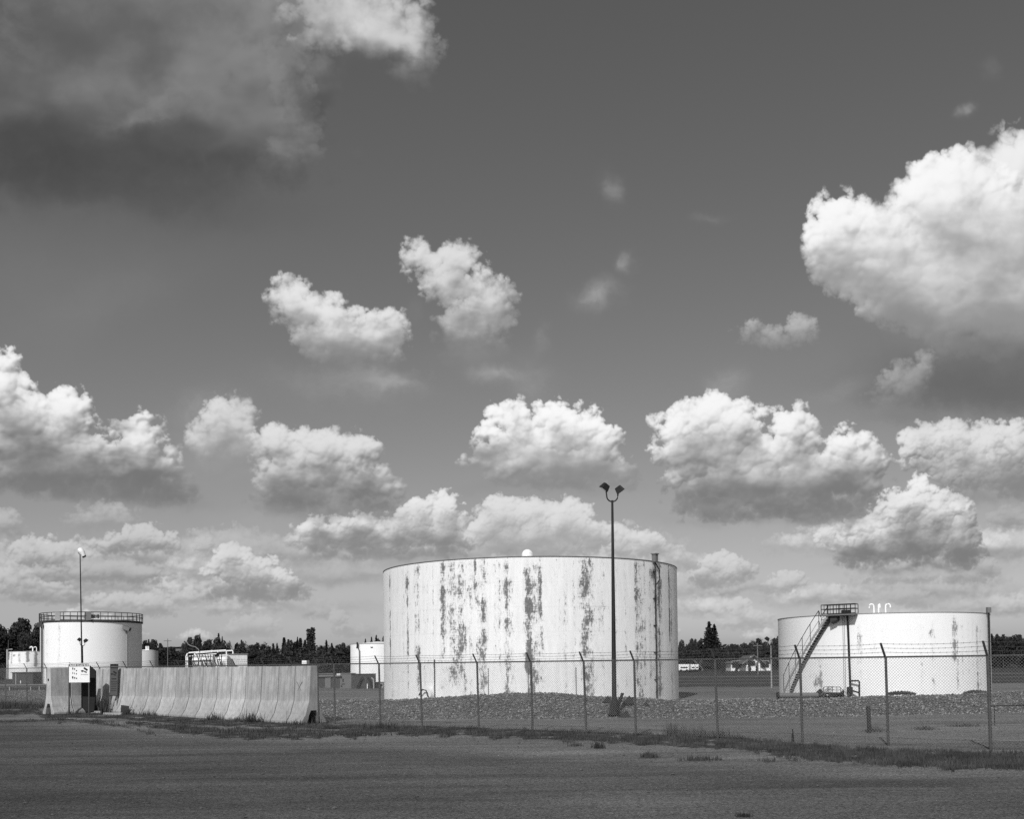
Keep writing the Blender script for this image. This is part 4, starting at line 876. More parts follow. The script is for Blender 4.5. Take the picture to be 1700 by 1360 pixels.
# ------------------------------------------------------------------ bits in the yard
def post_thing(px, py, pt_, Y, w, name, label, mat, cat='post', bev=0.0):
    b = P(px, py, Y); t_ = P(px, pt_, Y); g = MB(); g.tube([(0, 0, -.1), (0, 0, t_.z - b.z)], w, 8) if not bev else g.box((0, 0, (t_.z - b.z) / 2 - .05), (w * 2, w * 2, t_.z - b.z + .1))
    o = g.build(name, M[mat], bevel=bev); o.location = b; return tag(o, label, cat)
Yb = 2.1 * 1600 / (1218 - 1096.5)
o = post_thing(1443.5, 1218, 1173, Yb, .048, 'wooden_stake', 'stout dark wooden stake standing alone inside the fence', 'wood', bev=.008)
o.rotation_euler.y = R_(-1.5)
post_thing(722, 1161, 1095.5, 42.0, .028, 'marker_pole', 'thin dark pole on the embankment in front of the big streaked tank', 'galv')
for px, py, h, lb in ((1315, 1236, .26, 'short broken stake by the fence, the nearer of a pair'), (1318.5, 1233, .34, 'short broken stake by the fence, the taller of a pair')):
    p = G(px, py); g = MB(); g.tube([(0, 0, -.05), (random.uniform(-.04, .04), 0, h)], .014, 6); o = g.build('broken_stake', M['wood']); o.location = p; tag(o, lb, 'stake', 'broken stakes by the fence')
# crossover steps by the wide tank
Yc = 53.0; b = P(1382, 1160, Yc); t = thing('crossover_steps', (b.x, Yc, .05), 0, 'dark low crossover steps with rails in front of the wide low tank', 'steps'); k_ = Yc / F
zt = P(1382, 1151, Yc).z - .05; zr = P(1382, 1141, Yc).z - .05; zm = (zt + zr) / 2
for y_ in (-.35, .35):
    g = MB()
    g.tube([(-24 * k_, y_, .1), (-9 * k_, y_, zr), (8 * k_, y_, zr), (24 * k_, y_, .1)], .02, 6); g.tube([(-22 * k_, y_, -.1), (-11 * k_, y_, zm), (10 * k_, y_, zm), (22 * k_, y_, -.1)], .016, 6)
    for x_ in (-11, -3, 4, 10): g.tube([(x_ * k_, y_, zt), (x_ * k_, y_, zr)], .016, 6)
    g.build('railing', M['mid_grey'], t)
g = MB(); g.box((0, 0, zt - .03), (24 * k_, .8, .1)); g.build('platform', M['dark_steel'], t)
for s_ in (-1, 1):
    g = MB(); g.beam((s_ * 12 * k_, 0, zt - .05), (s_ * 20 * k_, 0, -.05), .8, .12, up=(0, 1, 0)); g.build('flight', M['dark_steel'], t)
g = thing('pipe', (P(1330, 1157, 52).x, 52, .22), 0, 'dark pipe lying at the foot of the stair of the wide low tank', 'pipe'); m_ = MB(); m_.tube([(-1.2, 0, 0), (.9, 0, 0)], .14, 12); m_.build('pipe_body', M['mid_grey'], g)
for i, x_ in enumerate((-1.25, .95)): m_ = MB(); m_.tube([(x_ - .05, 0, 0), (x_ + .05, 0, 0)], .19, 12); m_.build('flange', M['dark_steel'], g)
for a_, b_, lb in ((1475, 1517, 'low dark mat of weeds against the middle of the wide low tank'), (1604, 1641, 'low dark mat of weeds at the far edge of the wide low tank')):
    Y_ = 46.5; p0 = P(a_, 1160, Y_); p1 = P(b_, 1160, Y_); g = MB(); n = 24; rr = random.Random(a_)
    for k in range(260):
        s_ = rr.random(); hgt = .12 * math.sin(math.pi * s_) ** .6; x_ = (p1.x - p0.x) * (s_ - .5); y_ = rr.uniform(-.3, .3); w_ = .05; z_ = rr.uniform(.0, hgt)
        g.add([(x_ - w_, y_, z_ - .05), (x_ + w_, y_ + .03, z_ - .05), (x_ + rr.uniform(-.06, .06), y_, z_ + .07)], [(0, 1, 2)])
    o = g.build('weed_mat', M['grass']); o.location = ((p0.x + p1.x) / 2, Y_, .42); tag(o, lb, 'weeds', 'weed mats by the wide tank')
# pipe rail at the right edge
b = P(1672, 1172, 30); g = thing('ground_pipe', (b.x, 30, 0), 0, 'thin dark pipe lying low beyond the fence at the far edge', 'pipe'); m_ = MB(); z_ = P(1672, 1172.5, 30).z; m_.tube([(-.55, 0, z_), (2.5, .3, z_)], .02, 8); m_.build('pipe_run', M['dark_steel'], g); m_ = MB()
for x_ in (-.4, 1.2, 2.4): m_.tube([(x_, 0, 0), (x_, 0, z_)], .012, 6)
m_.build('pipe_support', M['dark_steel'], g)

# left edge pipework and shed before the small tank
b = P(45, 1136, 118); t = thing('pump_shed', (b.x, 118, 0), 0, 'dark low pump shed in front of the small dripping tank', 'shed'); zt = P(45, 1117.5, 118).z; zb = -.05; k_ = 118 / F
g = MB(); g.box((0, 0, (zt + zb) / 2), (34 * k_, 2.2, zt - zb)); g.build('wall', M['shed_dark'], t); g = MB(); g.box((0, 0, zt + .04), (36 * k_, 2.5, .08)); g.build('roof', M['dark_steel'], t)
g = MB(); g.box((-11 * k_, -1.11, (zt + zb) / 2), (1.5 * k_, .04, zt - zb - .1)); g.build('downpipe', M['grey_paint'], t); g = MB(); g.box((-3 * k_, -1.12, .55), (1.4 * k_, .03, .35)); g.build('notice', M['white_paint'], t)
b = P(35, 1140, 84); t = thing('pipe_rack', (b.x, 84, 0), 0, 'long low pipes on white stub supports before the small dripping tank', 'pipes'); k_ = 84 / F; z1_ = P(35, 1138.5, 84).z; z2_ = P(35, 1142, 84).z
for z_, y_, nm in ((z1_, .5, 'mid_grey'), (z2_, -.3, 'shed_dark')): g = MB(); g.tube([(-60 * k_, y_, z_), (45 * k_, y_, z_)], .09, 10); g.build('pipe_run', M[nm], t)
for x_ in (-14, 21, 35):
    g = MB(); g.box((x_ * k_, -.5, .3), (.08, .08, .6)); g.build('support', M['grey_paint'], t)
b = P(54, 1150, 74); t = thing('low_pipe', (b.x, 74, 0), 0, 'short dark pipe on a white stub beside the end of the concrete wall', 'pipes'); k_ = 74 / F; z_ = P(54, 1150, 74).z
g = MB(); g.tube([(-15 * k_, 0, z_), (22 * k_, 0, z_)], .055, 10); g.build('pipe_run', M['dark_steel'], t); g = MB(); g.box((2.5 * k_, -.1, z_ / 2 + .03), (.13, .13, z_ + .1)); g.build('support', M['white_paint'], t)
for x_ in (-6.5, -4.5): g = MB(); g.tube([(x_ * k_, 0, 0), (x_ * k_, 0, z_)], .03, 6); g.build('leg', M['dark_steel'], t)

# white tank trailers and loading frame seen over the long wall
Yl = 128; k_ = Yl / F; b = P(345, 1110, Yl)
t = thing('loading_rack', (P(333, 1110, Yl).x, Yl, 0), 0, 'white tubular loading rack seen above the long concrete wall', 'loading rack')
za = P(333, 1084, Yl).z; zb = P(333, 1098, Yl).z; zt0 = 0
def rack_x(px): return P(px, 1095, Yl).x - t.location.x
g = MB()
for y_ in (0, 3): g.tube([(rack_x(309), y_, 0), (rack_x(309), y_, za - .5), (rack_x(311), y_, za - .1), (rack_x(314), y_, za), (rack_x(344), y_ , za + .15), (rack_x(375), y_, za + .28), (rack_x(376), y_, za + .1), (rack_x(376), y_, 0)], .09, 8)
g.build('frame', M['white_paint'], t)
g = MB()
for px in (313, 331, 345, 361): g.box((rack_x(px), -.4, za / 2 - .3), (.16, .16, za - .6))
g.tube([(rack_x(313), -.4, za - .5), (rack_x(361), -.4, za - .2)], .08); g.build('column', M['white_paint'], t)
g = MB()
rr = random.Random(9)
for k in range(13):
    px = 315 + k * 4.6; g.tube([(rack_x(px), -.6, za - .25), (rack_x(px + rr.uniform(-1, 4)), -.6, za - 1.0), (rack_x(px + rr.uniform(1, 6)), -.6, zb - .7)], .05, 6)
g.tube([(rack_x(300), -.5, zb), (rack_x(352), -.5, zb)], .06); g.build('loading_arm', M['dark_steel'], t)
g = MB()
for px in (352, 362): g.tube([(rack_x(px), 0, za), (rack_x(px), 0, za + .32)], .09)
g.build('vent_stub', M['white_paint'], t)
g = MB(); z_ = P(312, 1067, Yl).z; g.tube([(rack_x(333), -.3, za - .1), (rack_x(331), -.3, za + .4), (rack_x(326), -.3, za + .75), (rack_x(318), -.3, za + .9), (rack_x(314), -.3, z_ - .3), (rack_x(311), -.3, z_ + .1)], .04, 6); g.build('cable', M['grey_paint'], t)
for (a_, b_, tpy, lb) in ((322, 356, 1087.5, 'rounded white tanker body inside the loading rack'), (363, 380, 1087.5, 'short white tanker body at the end of the loading rack')):
    p0 = P(a_, 1098, Yl + 1.5); p1 = P(b_, 1098, Yl + 1.5); zt_ = P(a_, tpy, Yl + 1.5).z; tt = thing('tanker_body', ((p0.x + p1.x) / 2, Yl + 1.5, 0), 0, lb, 'tank', 'tanker bodies in the loading rack'); L = p1.x - p0.x; r = 1.05
    g = MB(); g.tube([(-L / 2, 0, zt_ - r), (-L / 2 + .15, 0, zt_ - r), (L / 2 - .15, 0, zt_ - r), (L / 2, 0, zt_ - r)], [r * .8, r, r, r * .8], 20); g.build('shell', M['white_paint'], tt)
    g = MB()
    for s_ in (-.3, .3): g.box((L * s_, 0, (zt_ - 2 * r) / 2 + .1), (.3, 1.6, zt_ - 2 * r + .2))
    g.build('saddle', M['mid_grey'], tt)
p0 = P(378, 1090, 130); p1 = P(410.5, 1090, 131.5); tt = thing('storage_shed', ((p0.x + p1.x) / 2, (p0.y + p1.y) / 2, 0), math.atan2(p1.y - p0.y, p1.x - p0.x), 'streaky pale metal shed just past the loading rack', 'shed'); L = (p1 - p0).length; z_ = P(378, 1087, 130).z
q = NT('streaky_sheet'); q.grey(q.ramp(q.noise(q.coord('Object', (3, 3, .3)), 1.2, 6, .7), .35, .85, .9, .45)); q.rough(.6); M['streaky'] = q.m
g = MB(); g.box((0, 1.5, z_ / 2), (L, 3, z_)); g.build('wall', M['streaky'], tt); g = MB(); g.box((0, 1.5, z_ + .04), (L + .15, 3.2, .08)); g.build('roof', M['grey_paint'], tt)
o = thing('parked_trailer', (P(507.5, 1099, 140).x, 140, 0), 0, 'tiny white trailer among the dark trees above the wall end', 'trailer'); z_ = P(507, 1098, 140).z
g = MB(); g.box((0, 0, z_ / 2 + 1.2), (.7, 2, z_ - 2.2)); g.build('body', M['white_paint'], o, bevel=.05); g = MB(); g.tube([(0, -1, .5), (0, 1, .5)], .5, 12); g.build('wheel', M['rubber'], o)

# sheds between the wall and the big tank
Yh = 92; k_ = Yh / F; p = P(543, 1141, Yh); t = thing('long_shed', (P(544, 1130, Yh).x, Yh, 0), 0, 'long low dark shed with pale eaves beyond the end of the wall', 'shed'); zt = P(544, 1122, Yh).z; W = 44 * k_
g = MB(); g.box((0, 2, zt / 2 - .1), (W, 4, zt)); g.build('wall', M['shed_dark'], t)
g = MB(); g.box((0, 2, zt - .05), (W + .2, 4.4, .14)); g.build('eaves', M['mid_grey'], t); g = MB(); g.box((-1, 3.2, zt + .13), (W * .96, 1.5, .12)); g.build('roof', M['roof_grey'], t)
for x_ in (-21.5, 4.5): g = MB(); g.box((x_ * k_, -.05, zt / 2 - .1), (.09, .1, zt - .1)); g.build('post', M['mid_grey'], t)
g = MB(); g.box((0 * k_, -.03, .5), (.5, .04, 1.0)); g.build('door', M['mid_grey'], t)
Yh = 88; k_ = Yh / F; t = thing('switch_cabin', (P(574, 1130, Yh).x, Yh, 0), 0, 'mid-grey boxy cabin with a flat front beside the dark shed', 'cabin'); zt = P(574, 1119.5, Yh).z; g = MB(); g.box((0, 1.2, zt / 2), (19 * k_, 2.4, zt)); g.build('wall', M['grey_cabin'] if 'grey_cabin' in M else M['mid_grey'], t)
for x_, z_, a_, b_ in ((-4.5, .75, .10, .28), (-4.5, .42, .3, .06), (-7, .22, .12, .12)): g = MB(); g.box((x_ * k_, -.02, z_), (a_, .04, b_)); g.build('meter_box', M['dark_steel'], t)
g = MB(); g.box((0, 1.2, zt + .03), (19.6 * k_, 2.5, .06)); g.build('roof', M['mid_grey'], t)
g = MB()
for x_ in (-12.2, -9.6): g.box((x_ * k_, -.3, zt - .05), (.18, .16, .12), Matrix.Rotation(.4, 3, 'X'))
g.beam((-12.2 * k_, -.2, zt - .12), (-8 * k_, 0, zt - .12), .04); g.build('floodlight', M['white_paint'], t)
t = thing('pump_house', (P(601, 1130, 87.3).x, 87.3, 0), 0, 'dark flat-roofed pump house in front of the plain white tank', 'shed'); g = MB(); g.box((0, 1, zt / 2 - .04), (35.4 * k_, 2, zt - .08)); g.build('wall', M['shed_dark'], t)
g = MB(); g.box((0, 1, zt - .04), (35.8 * k_, 2.1, .07)); g.build('roof', M['dark_steel'], t)
for pts in ([(-8, 0), (-1, .85), (2, 1.0)], [(8, 1.0), (12, .85), (17, 0)], [(16, .9), (19, .8), (20, .5), (19.8, 0)], [(11, .95), (14, .6), (16, 0)]):
    g = MB(); g.tube([(x_ * k_, -.25, z_ * zt * .8) for x_, z_ in pts], .07, 8); g.build('pipe', M['dark_steel'] if pts[0][0] != 16 else M['grey_paint'], t)
g = MB(); g.box((9.5 * k_, -.3, .22), (.07, .05, .44)); g.build('marker', M['white_paint'], t)
t = thing('low_cabin', (P(628, 1137, 89.5).x, 89.5, 0), 0, 'small pale grey hut right at the base of the plain white tank', 'hut'); zt = P(628, 1134, 89.5).z; g = MB(); g.box((0, .6, zt / 2), (.95, 1.2, zt)); g.build('wall', M['grey_paint'], t); g = MB(); g.box((.3, -.02, zt * .55), (.16, .04, .2)); g.build('window', M['glass'], t); g = MB(); g.box((0, .6, zt + .03), (1.05, 1.3, .06)); g.build('roof', M['mid_grey'], t)

# ------------------------------------------------------------------ houses and far buildings
def house(px0, px1, Y, pye, pya, name, label, wall='white_paint', roof='roof_grey', gable='x', wins=(), cat='house', depth=8):
    x0 = P(px0, 1100, Y).x; x1 = P(px1, 1100, Y).x; ze = P(px0, pye, Y).z; za = P(px0, pya, Y).z; t = thing(name, ((x0 + x1) / 2, Y, 0), 0, label, cat); w_ = (x1 - x0) / 2
    g = MB()
    if gable == 'front':
        g.prism([(-w_, 0), (w_, 0), (w_, ze), (0, za - .1), (-w_, ze)], 0, depth); g.build('wall', M[wall], t)
        g = MB()
        for s_ in (-1, 1): g.beam((0, -.6 + depth / 2 + .3, za), (s_ * (w_ + 1.0), -.6 + depth / 2 + .3, ze - (za - ze) / w_ * 1.0), depth + 1.2, .22, up=(0, 0, 1))
        g.build('roof', M[roof], t)
        g = MB()
        for s_ in (-1, 1): g.beam((0, -.66, za + .02), (s_ * (w_ + 1.0), -.66, ze - (za - ze) / w_ * 1.0 + .02), .1, .3)
        g.build('bargeboard', M['grey_paint'], t)
    else:
        g.box((0, depth / 2, ze / 2), (2 * w_, depth, ze)); g.build('wall', M[wall], t)
        g = MB(); g.add([(-w_ - .4, -.5, ze), (w_ + .4, -.5, ze), (w_ + .4 - .8, depth / 2, za), (-w_ + .4, depth / 2, za), (-w_ - .4, depth + .5, ze), (w_ + .4, depth + .5, ze)], [(0, 1, 2, 3), (5, 4, 3, 2), (0, 3, 4), (1, 5, 2), (0, 4, 5, 1)]); g.build('roof', M[roof], t)
    for wx, wz, ww, wh in wins:
        g = MB(); g.box((wx * w_, -.03, wz), (ww, .08, wh)); f_ = g.build('window', M['grey_paint'], t); g = MB(); g.box((wx * w_, -.08, wz), (ww - .25, .04, wh - .25)); g.build('pane', M['glass'], f_)
    return t
HY = 205
house(1239, 1262, HY, 1097.5, 1089, 'gabled_house', 'white gabled house beyond the field, nearest the slim light pole', gable='front', wins=[(-.45, 1.6, 1.0, 1.2), (.05, 1.6, .8, 1.2), (-.15, 2.9, .9, .5)])
house(1262.5, 1279, HY + 1, 1100.5, 1097.5, 'garage', 'white lean-to garage joined to the gabled house', wins=[(0, 1.4, 1.6, 1.6)], cat='garage')
house(1213.5, 1233, HY + 4, 1101.5, 1098.5, 'bungalow', 'low white bungalow beyond the field, partly behind a shrub', wins=[(-.1, 1.4, 2.0, 1.6), (.6, 1.6, .9, 1.0)])
house(1120, 1149, HY + 25, 1101.5, 1093, 'bungalow', 'bungalow with a broad grey roof beside the edge of the big tank', wall='mid_grey')
house(1144, 1156, HY + 10, 1102.5, 1097, 'cottage', 'cottage with a small pale gable behind the white trailers', wall='mid_grey', gable='front')
house(1164, 1172, HY + 12, 1101.5, 1097, 'cottage', 'tiny cottage gable below the big double spruce', wall='mid_grey', gable='front')
house(270, 284, 260, 1076, 1074, 'apartment_block', 'dim grey block among trees past the small grey-white tank, the duller one', wall='shed_dark', roof='dark_steel', cat='building')
house(291.5, 304.5, 250, 1075, 1073.5, 'apartment_block', 'grey three-storey block between trees left of the loading rack', wall='mid_grey', roof='dark_steel', wins=[(-.05, 5.6, .9, 1.0), (-.05, 3.4, .9, 1.0), (.5, 5.6, .7, 1.0)], cat='building')
for (a_, b_, lb) in ((1127, 1144, 'long white trailer parked on the grass by the big tank edge'), (1147, 1153.5, 'first short white trailer after the long one'), (1154.5, 1160, 'second short white trailer after the long one')):
    x0 = P(a_, 1106, 190).x; x1 = P(b_, 1106, 190).x; zt = P(a_, 1104, 190).z; t = thing('trailer', ((x0 + x1) / 2, 190, 0), 0, lb, 'trailer', 'trailers beyond the field'); L = x1 - x0
    g = MB(); g.box((0, 1.2, zt / 2 + .2), (L, 2.4, zt - .3)); g.build('body', M['white_paint'], t, bevel=.08)
    for s_ in (-.3, .3): g = MB(); g.tube([(L * s_, -.02, .3), (L * s_, 2.4, .3)], .3, 10); g.build('wheel', M['rubber'], t)
    g = MB(); g.box((0, -.02, zt * .62), (L * .7, .04, .25)); g.build('window', M['glass'], t)
def upole(px, Y, pt_, label, r=.12):
    h = P(px, pt_, Y).z; t = thing('utility_pole', (P(px, 1100, Y).x, Y, 0), 0, label, 'utility pole', 'utility poles'); g = MB(); g.tube([(0, 0, 0), (0, 0, h)], [r, r * .7], 8); g.build('pole', M['mid_grey'], t); g = MB(); g.box((0, -.12, h - .4), (1.4, .1, .12)); g.build('crossarm', M['mid_grey'], t)
upole(1258, 150, 1068, 'slim utility pole in front of the gabled house'); upole(278.5, 180, 1061, 'thin utility pole standing between the two grey blocks', .09)

# ------------------------------------------------------------------ trees
def leafquads(g, pts, s, rr, mi=0):
    for p in pts:
        a = Vector((rr.gauss(0, 1), rr.gauss(0, 1), rr.gauss(0, 1))).normalized(); b = a.orthogonal().normalized(); c = a.cross(b); k = s * rr.uniform(.6, 1.4)
        g.add([p - b * k - c * k * .6, p + b * k - c * k * .5, p + b * k * .3 + c * k], [(0, 1, 2)], False, mi)
def tree_proto(kind, seed):
    rr = random.Random(seed); t = bpy.data.objects.new('proto', None); g = MB(); tr = MB(); mat = 'leaf'
    if kind in ('round', 'pale'):      # 1 unit tall = 10 m, crown from near the ground
        lumps = [(Vector((rr.uniform(-2.6, 2.6), rr.uniform(-2.6, 2.6), rr.uniform(3.0, 8.2))), rr.uniform(1.1, 2.1)) for _ in range(15)]
        lumps += [(Vector((rr.uniform(-1, 1), rr.uniform(-1, 1), 8.7)), 1.1), (Vector((0, 0, 6)), 2.6), (Vector((rr.uniform(-1, 1), 0, 3)), 2.4)]
        n = 2600 if kind == 'round' else 1300
        for _ in range(n):
            c, r = rr.choice(lumps); d = Vector((rr.gauss(0, 1), rr.gauss(0, 1), rr.gauss(0, 1))).normalized() * r * rr.uniform(.55, 1.08); d.z *= .85; p = c + d
            if p.z > .6: leafquads(g, [p], .27, rr)
        tr.tube([(0, 0, 0), (.1, 0, 3), (0, .1, 6.5)], [.28, .2, .08], 8)
        for c, r in lumps[:8]: tr.tube([(0, 0, 2.0 + rr.random() * 2), c * .6 + Vector((0, 0, 1.6)), c], [.11, .07, .03], 5)
        if kind == 'pale': mat = 'leaf_pale'
    elif kind == 'spruce':
        mat = 'needle'; n = 0; z = .5
        while z < 9.9:
            rad = (10 - z) ** .8 * .38 * rr.uniform(.8, 1.15) + .06
            for k in range(int(8 + rad * 7)):
                a = rr.uniform(0, 6.283); L = rad * rr.uniform(.7, 1.12)
                for j in range(int(3 + L * 6)):
                    u_ = (j + rr.random()) / int(3 + L * 6); p = Vector((math.cos(a) * L * u_, math.sin(a) * L * u_, z - u_ * L * .35 + rr.uniform(-.08, .08))); leafquads(g, [p], .17 + .10 * (1 - u_), rr)
            z += .34 + .02 * (10 - z) * .5
        tr.tube([(0, 0, 0), (0, 0, 9.0)], [.22, .03], 6)
    elif kind == 'poplar':
        for sx_, w_, hh_ in ((-.45, .55, 9.6), (.5, .6, 10.0), (0, .75, 8.5)):
            for _ in range(900):
                z = rr.uniform(.8, hh_); r = w_ * (1 - abs(z / hh_ - .45) ** 1.7) * rr.uniform(.3, 1.1); a = rr.uniform(0, 6.28); leafquads(g, [Vector((sx_ * (.4 + z / 14) + math.cos(a) * r, math.sin(a) * r, z))], .16, rr)
        tr.tube([(0, 0, 0), (0, 0, 8)], [.2, .04], 6); mat = 'needle'
    elif kind == 'jagged':
        mat = 'needle'
        for s_ in range(4):
            ox = rr.uniform(-1.4, 1.4); oy = rr.uniform(-1, 1); hh_ = rr.uniform(7.6, 10); ww = rr.uniform(.8, 1.3)
            for _ in range(700):
                z = hh_ * (rr.random() ** .85); r = ww * (1.05 - z / hh_) ** .6 * rr.uniform(.4, 1.15); a = rr.uniform(0, 6.28); leafquads(g, [Vector((ox + math.cos(a) * r, oy + math.sin(a) * r, max(z, .3)))], .2, rr)
        tr.tube([(0, 0, 0), (0, 0, 8)], [.24, .05], 6)
    return g, tr, mat
PR = {}
def get_proto(kind, k):
    if (kind, k) not in PR:
        g, tr, mat = tree_proto(kind, hash_(kind) + k * 101)
        a = g.build('crown', M[mat]); b = tr.build('trunk', M['bark']); ma, mb = a.data, b.data; bpy.data.objects.remove(a); bpy.data.objects.remove(b); PR[(kind, k)] = (ma, mb)
    return PR[(kind, k)]
def hash_(s): return sum(ord(c) * (i + 3) for i, c in enumerate(s))
rt = random.Random(21)
NM = {'round': ('broadleaf_tree', 'dark broadleaf tree'), 'pale': ('pale_tree', 'pale thin-leaved tree'), 'spruce': ('spruce_tree', 'pointed dark spruce'), 'poplar': ('poplar_tree', 'tall narrow poplar'), 'jagged': ('conifer_clump', 'ragged-topped dark conifer')}
def tree(px, pt_, wpx, kind, Y, label, group):
    h = P(px, pt_, Y).z; ma, mb = get_proto(kind, rt.randrange(3)); t = thing(NM[kind][0], (P(px, 1100, Y).x, Y, -.1), rt.uniform(0, 6.28), label, 'tree', group)
    base_w = {'round': 7.6, 'pale': 7.0, 'spruce': 4.6, 'poplar': 2.6, 'jagged': 4.6}[kind]; wm = wpx * Y / F
    sx_ = wm / base_w * {'spruce': 1.9, 'jagged': 2.1, 'poplar': 1.7, 'round': 1.25, 'pale': 1.1}[kind]; sz = h / 9.9
    for nm, me in (('crown', ma), ('trunk', mb)):
        o = bpy.data.objects.new(nm, me); C.objects.link(o); o.parent = t
    t.scale = (sx_, sx_, sz)
cnt = {}
def row(lst, Y, where, group):
    for px, pt_, w_, kind in lst:
        if kind == 'round': pt_ -= rt.uniform(0, 6); w_ *= rt.uniform(.95, 1.25)
        key = (where, kind); cnt[key] = cnt.get(key, 0) + 1
        tree(px, pt_, w_, kind, Y + rt.uniform(-9, 9), '%s %s %s' % (ordn(cnt[key] - 1), NM[kind][1], where), group)
Lg = [(-60, 1036, 46, 'round'), (-25, 1034, 44, 'round'), (3, 1036, 36, 'round'), (24, 1029, 36, 'round'), (44, 1028, 34, 'round'), (60, 1036, 26, 'round'), (80, 1042, 30, 'round'), (14, 1046, 30, 'jagged'), (52, 1046, 30, 'round'), (-5, 1050, 40, 'round')]
row(Lg, 200, 'counting along the grove behind the dripping tank', 'trees behind the left-hand tanks')
Mg = [(238, 1066, 16, 'round'), (247, 1062, 10, 'spruce'), (258, 1064, 20, 'round'), (268, 1064, 14, 'jagged'), (285, 1074, 18, 'round'), (312, 1060, 18, 'round'), (324, 1056, 20, 'round'), (332, 1053, 8, 'spruce'), (340, 1064, 16, 'round'), (350, 1061, 24, 'round'), (363, 1052, 12, 'spruce'), (366, 1060, 24, 'round'), (369, 1057, 8, 'spruce'), (383, 1062, 13, 'pale'), (391, 1066, 10, 'jagged'),
      (401, 1063, 11, 'spruce'), (403, 1068, 14, 'round'), (414, 1070, 20, 'round'), (428, 1071, 20, 'round'), (441, 1072, 18, 'round'), (452, 1069, 12, 'jagged'), (460, 1068, 10, 'spruce'), (474, 1054, 13, 'jagged'), (480, 1064, 16, 'round'), (489, 1064, 16, 'jagged'), (494, 1058, 9, 'spruce'), (501, 1055, 14, 'jagged'), (516, 1042, 13, 'poplar'), (527, 1072, 12, 'jagged'), (533, 1073, 9, 'spruce'), (542, 1063, 12, 'spruce'),
      (551, 1068, 12, 'spruce'), (546, 1078, 14, 'pale'), (562, 1069, 16, 'round'), (573, 1069, 18, 'round'), (582, 1072, 14, 'round'), (607, 1061, 9, 'spruce'), (617, 1058, 10, 'spruce'), (625, 1055, 11, 'spruce'), (640, 1060, 20, 'round')]
row(Mg, 250, 'counting along the treeline above the wall', 'treeline above the long wall')
Rg = [(1118, 1070, 20, 'round'), (1133, 1063, 10, 'round'), (1140, 1077, 14, 'round'), (1149, 1064, 16, 'round'), (1156, 1064, 10, 'round'), (1165, 1062, 14, 'round'), (1173, 1066, 14, 'jagged'), (1190, 1070, 18, 'spruce'), (1201, 1078, 12, 'jagged'), (1207, 1080, 10, 'pale'), (1213, 1069, 14, 'round'), (1224, 1072, 16, 'round'), (1234, 1071, 16, 'round'), (1246, 1067, 18, 'round'), (1258, 1063, 18, 'round'), (1270, 1065, 16, 'round'), (1283, 1066, 16, 'round'), (1294, 1060, 16, 'round'), (1306, 1066, 18, 'round')]
row(Rg, 262, 'counting along the treeline between the big tanks', 'treeline between the big tanks')
tree(1178, 1033, 24, 'spruce', 255, 'tallest spruce of the treeline, the higher top of the big double one', 'treeline between the big tanks'); tree(1187, 1037, 22, 'spruce', 257, 'spruce merged with the tallest one, slightly shorter', 'treeline between the big tanks')
Eg = [(1640, 1054, 16, 'round'), (1649, 1048, 16, 'jagged'), (1657, 1049, 14, 'jagged'), (1666, 1055, 18, 'round'), (1676, 1056, 18, 'round'), (1687, 1057, 18, 'round'), (1697, 1054, 18, 'round'), (1710, 1055, 24, 'round'), (1735, 1052, 30, 'round')]
row(Eg, 215, 'counting outward past the wide low tank', 'trees past the wide low tank')
# the wood that closes the horizon behind them all
def far_wood():
    rs = np.random.RandomState(17); n = 90000; X = rs.uniform(-620, 620, n); Y = 345 + rs.uniform(-9, 9, n) + X * .02
    top = 7.6 + 2.6 * fbm(X / 26, X * 0 + 1, 4) * 1.6 + 1.3 * np.abs(fbm(X / 5, X * 0 + 5, 3)) * 2; top = np.maximum(top, 4); z = top * rs.random_sample(n) ** .7
    a = rs.normal(size=(n, 3)); a /= np.linalg.norm(a, axis=1)[:, None]; b = np.cross(a, rs.normal(size=(n, 3))); b /= np.linalg.norm(b, axis=1)[:, None]; k = rs.uniform(.35, .8, n)[:, None]
    c = np.stack([X, Y, z], -1); V = np.stack([c - a * k, c + a * k, c + b * k * 1.2], 1).reshape(-1, 3); me = bpy.data.meshes.new('distant_woods'); me.from_pydata(V.tolist(), [], np.arange(3 * n).reshape(-1, 3).tolist()); me.materials.append(M['leaf'])
    o = bpy.data.objects.new('distant_woods', me); C.objects.link(o); tag(o, 'dark continuous wood closing the horizon behind the separate trees', 'woods', kind='stuff')
far_wood()
# low growth in front of the trunks
lowr = random.Random(4)
for i in range(64):
    px = [lowr.uniform(236, 640), lowr.uniform(1118, 1300), lowr.uniform(1640, 1760)][0 if i < 38 else (1 if i < 56 else 2)]; Y = lowr.uniform(212, 236)
    if 1190 < px < 1295: Y = lowr.uniform(238, 248)
    where = 'above the long wall' if i < 38 else ('beyond the field' if i < 56 else 'past the wide low tank'); cnt[where] = cnt.get(where, 0) + 1
    h = P(px, lowr.uniform(1071, 1082) if not 1205 < px < 1290 else lowr.uniform(1078, 1086), Y).z; ma, mb = get_proto('round', i % 3); t = thing('bush', (P(px, 1100, Y).x, Y, -.3), lowr.uniform(0, 6), '%s low dark bush %s in front of the taller trees' % (ordn(cnt[where] - 1), where), 'bush', 'bushes in front of the treeline'); o = bpy.data.objects.new('foliage', ma); C.objects.link(o); o.parent = t; t.scale = (h / 9 * 1.25, h / 9 * 1.1, h / 9.5)
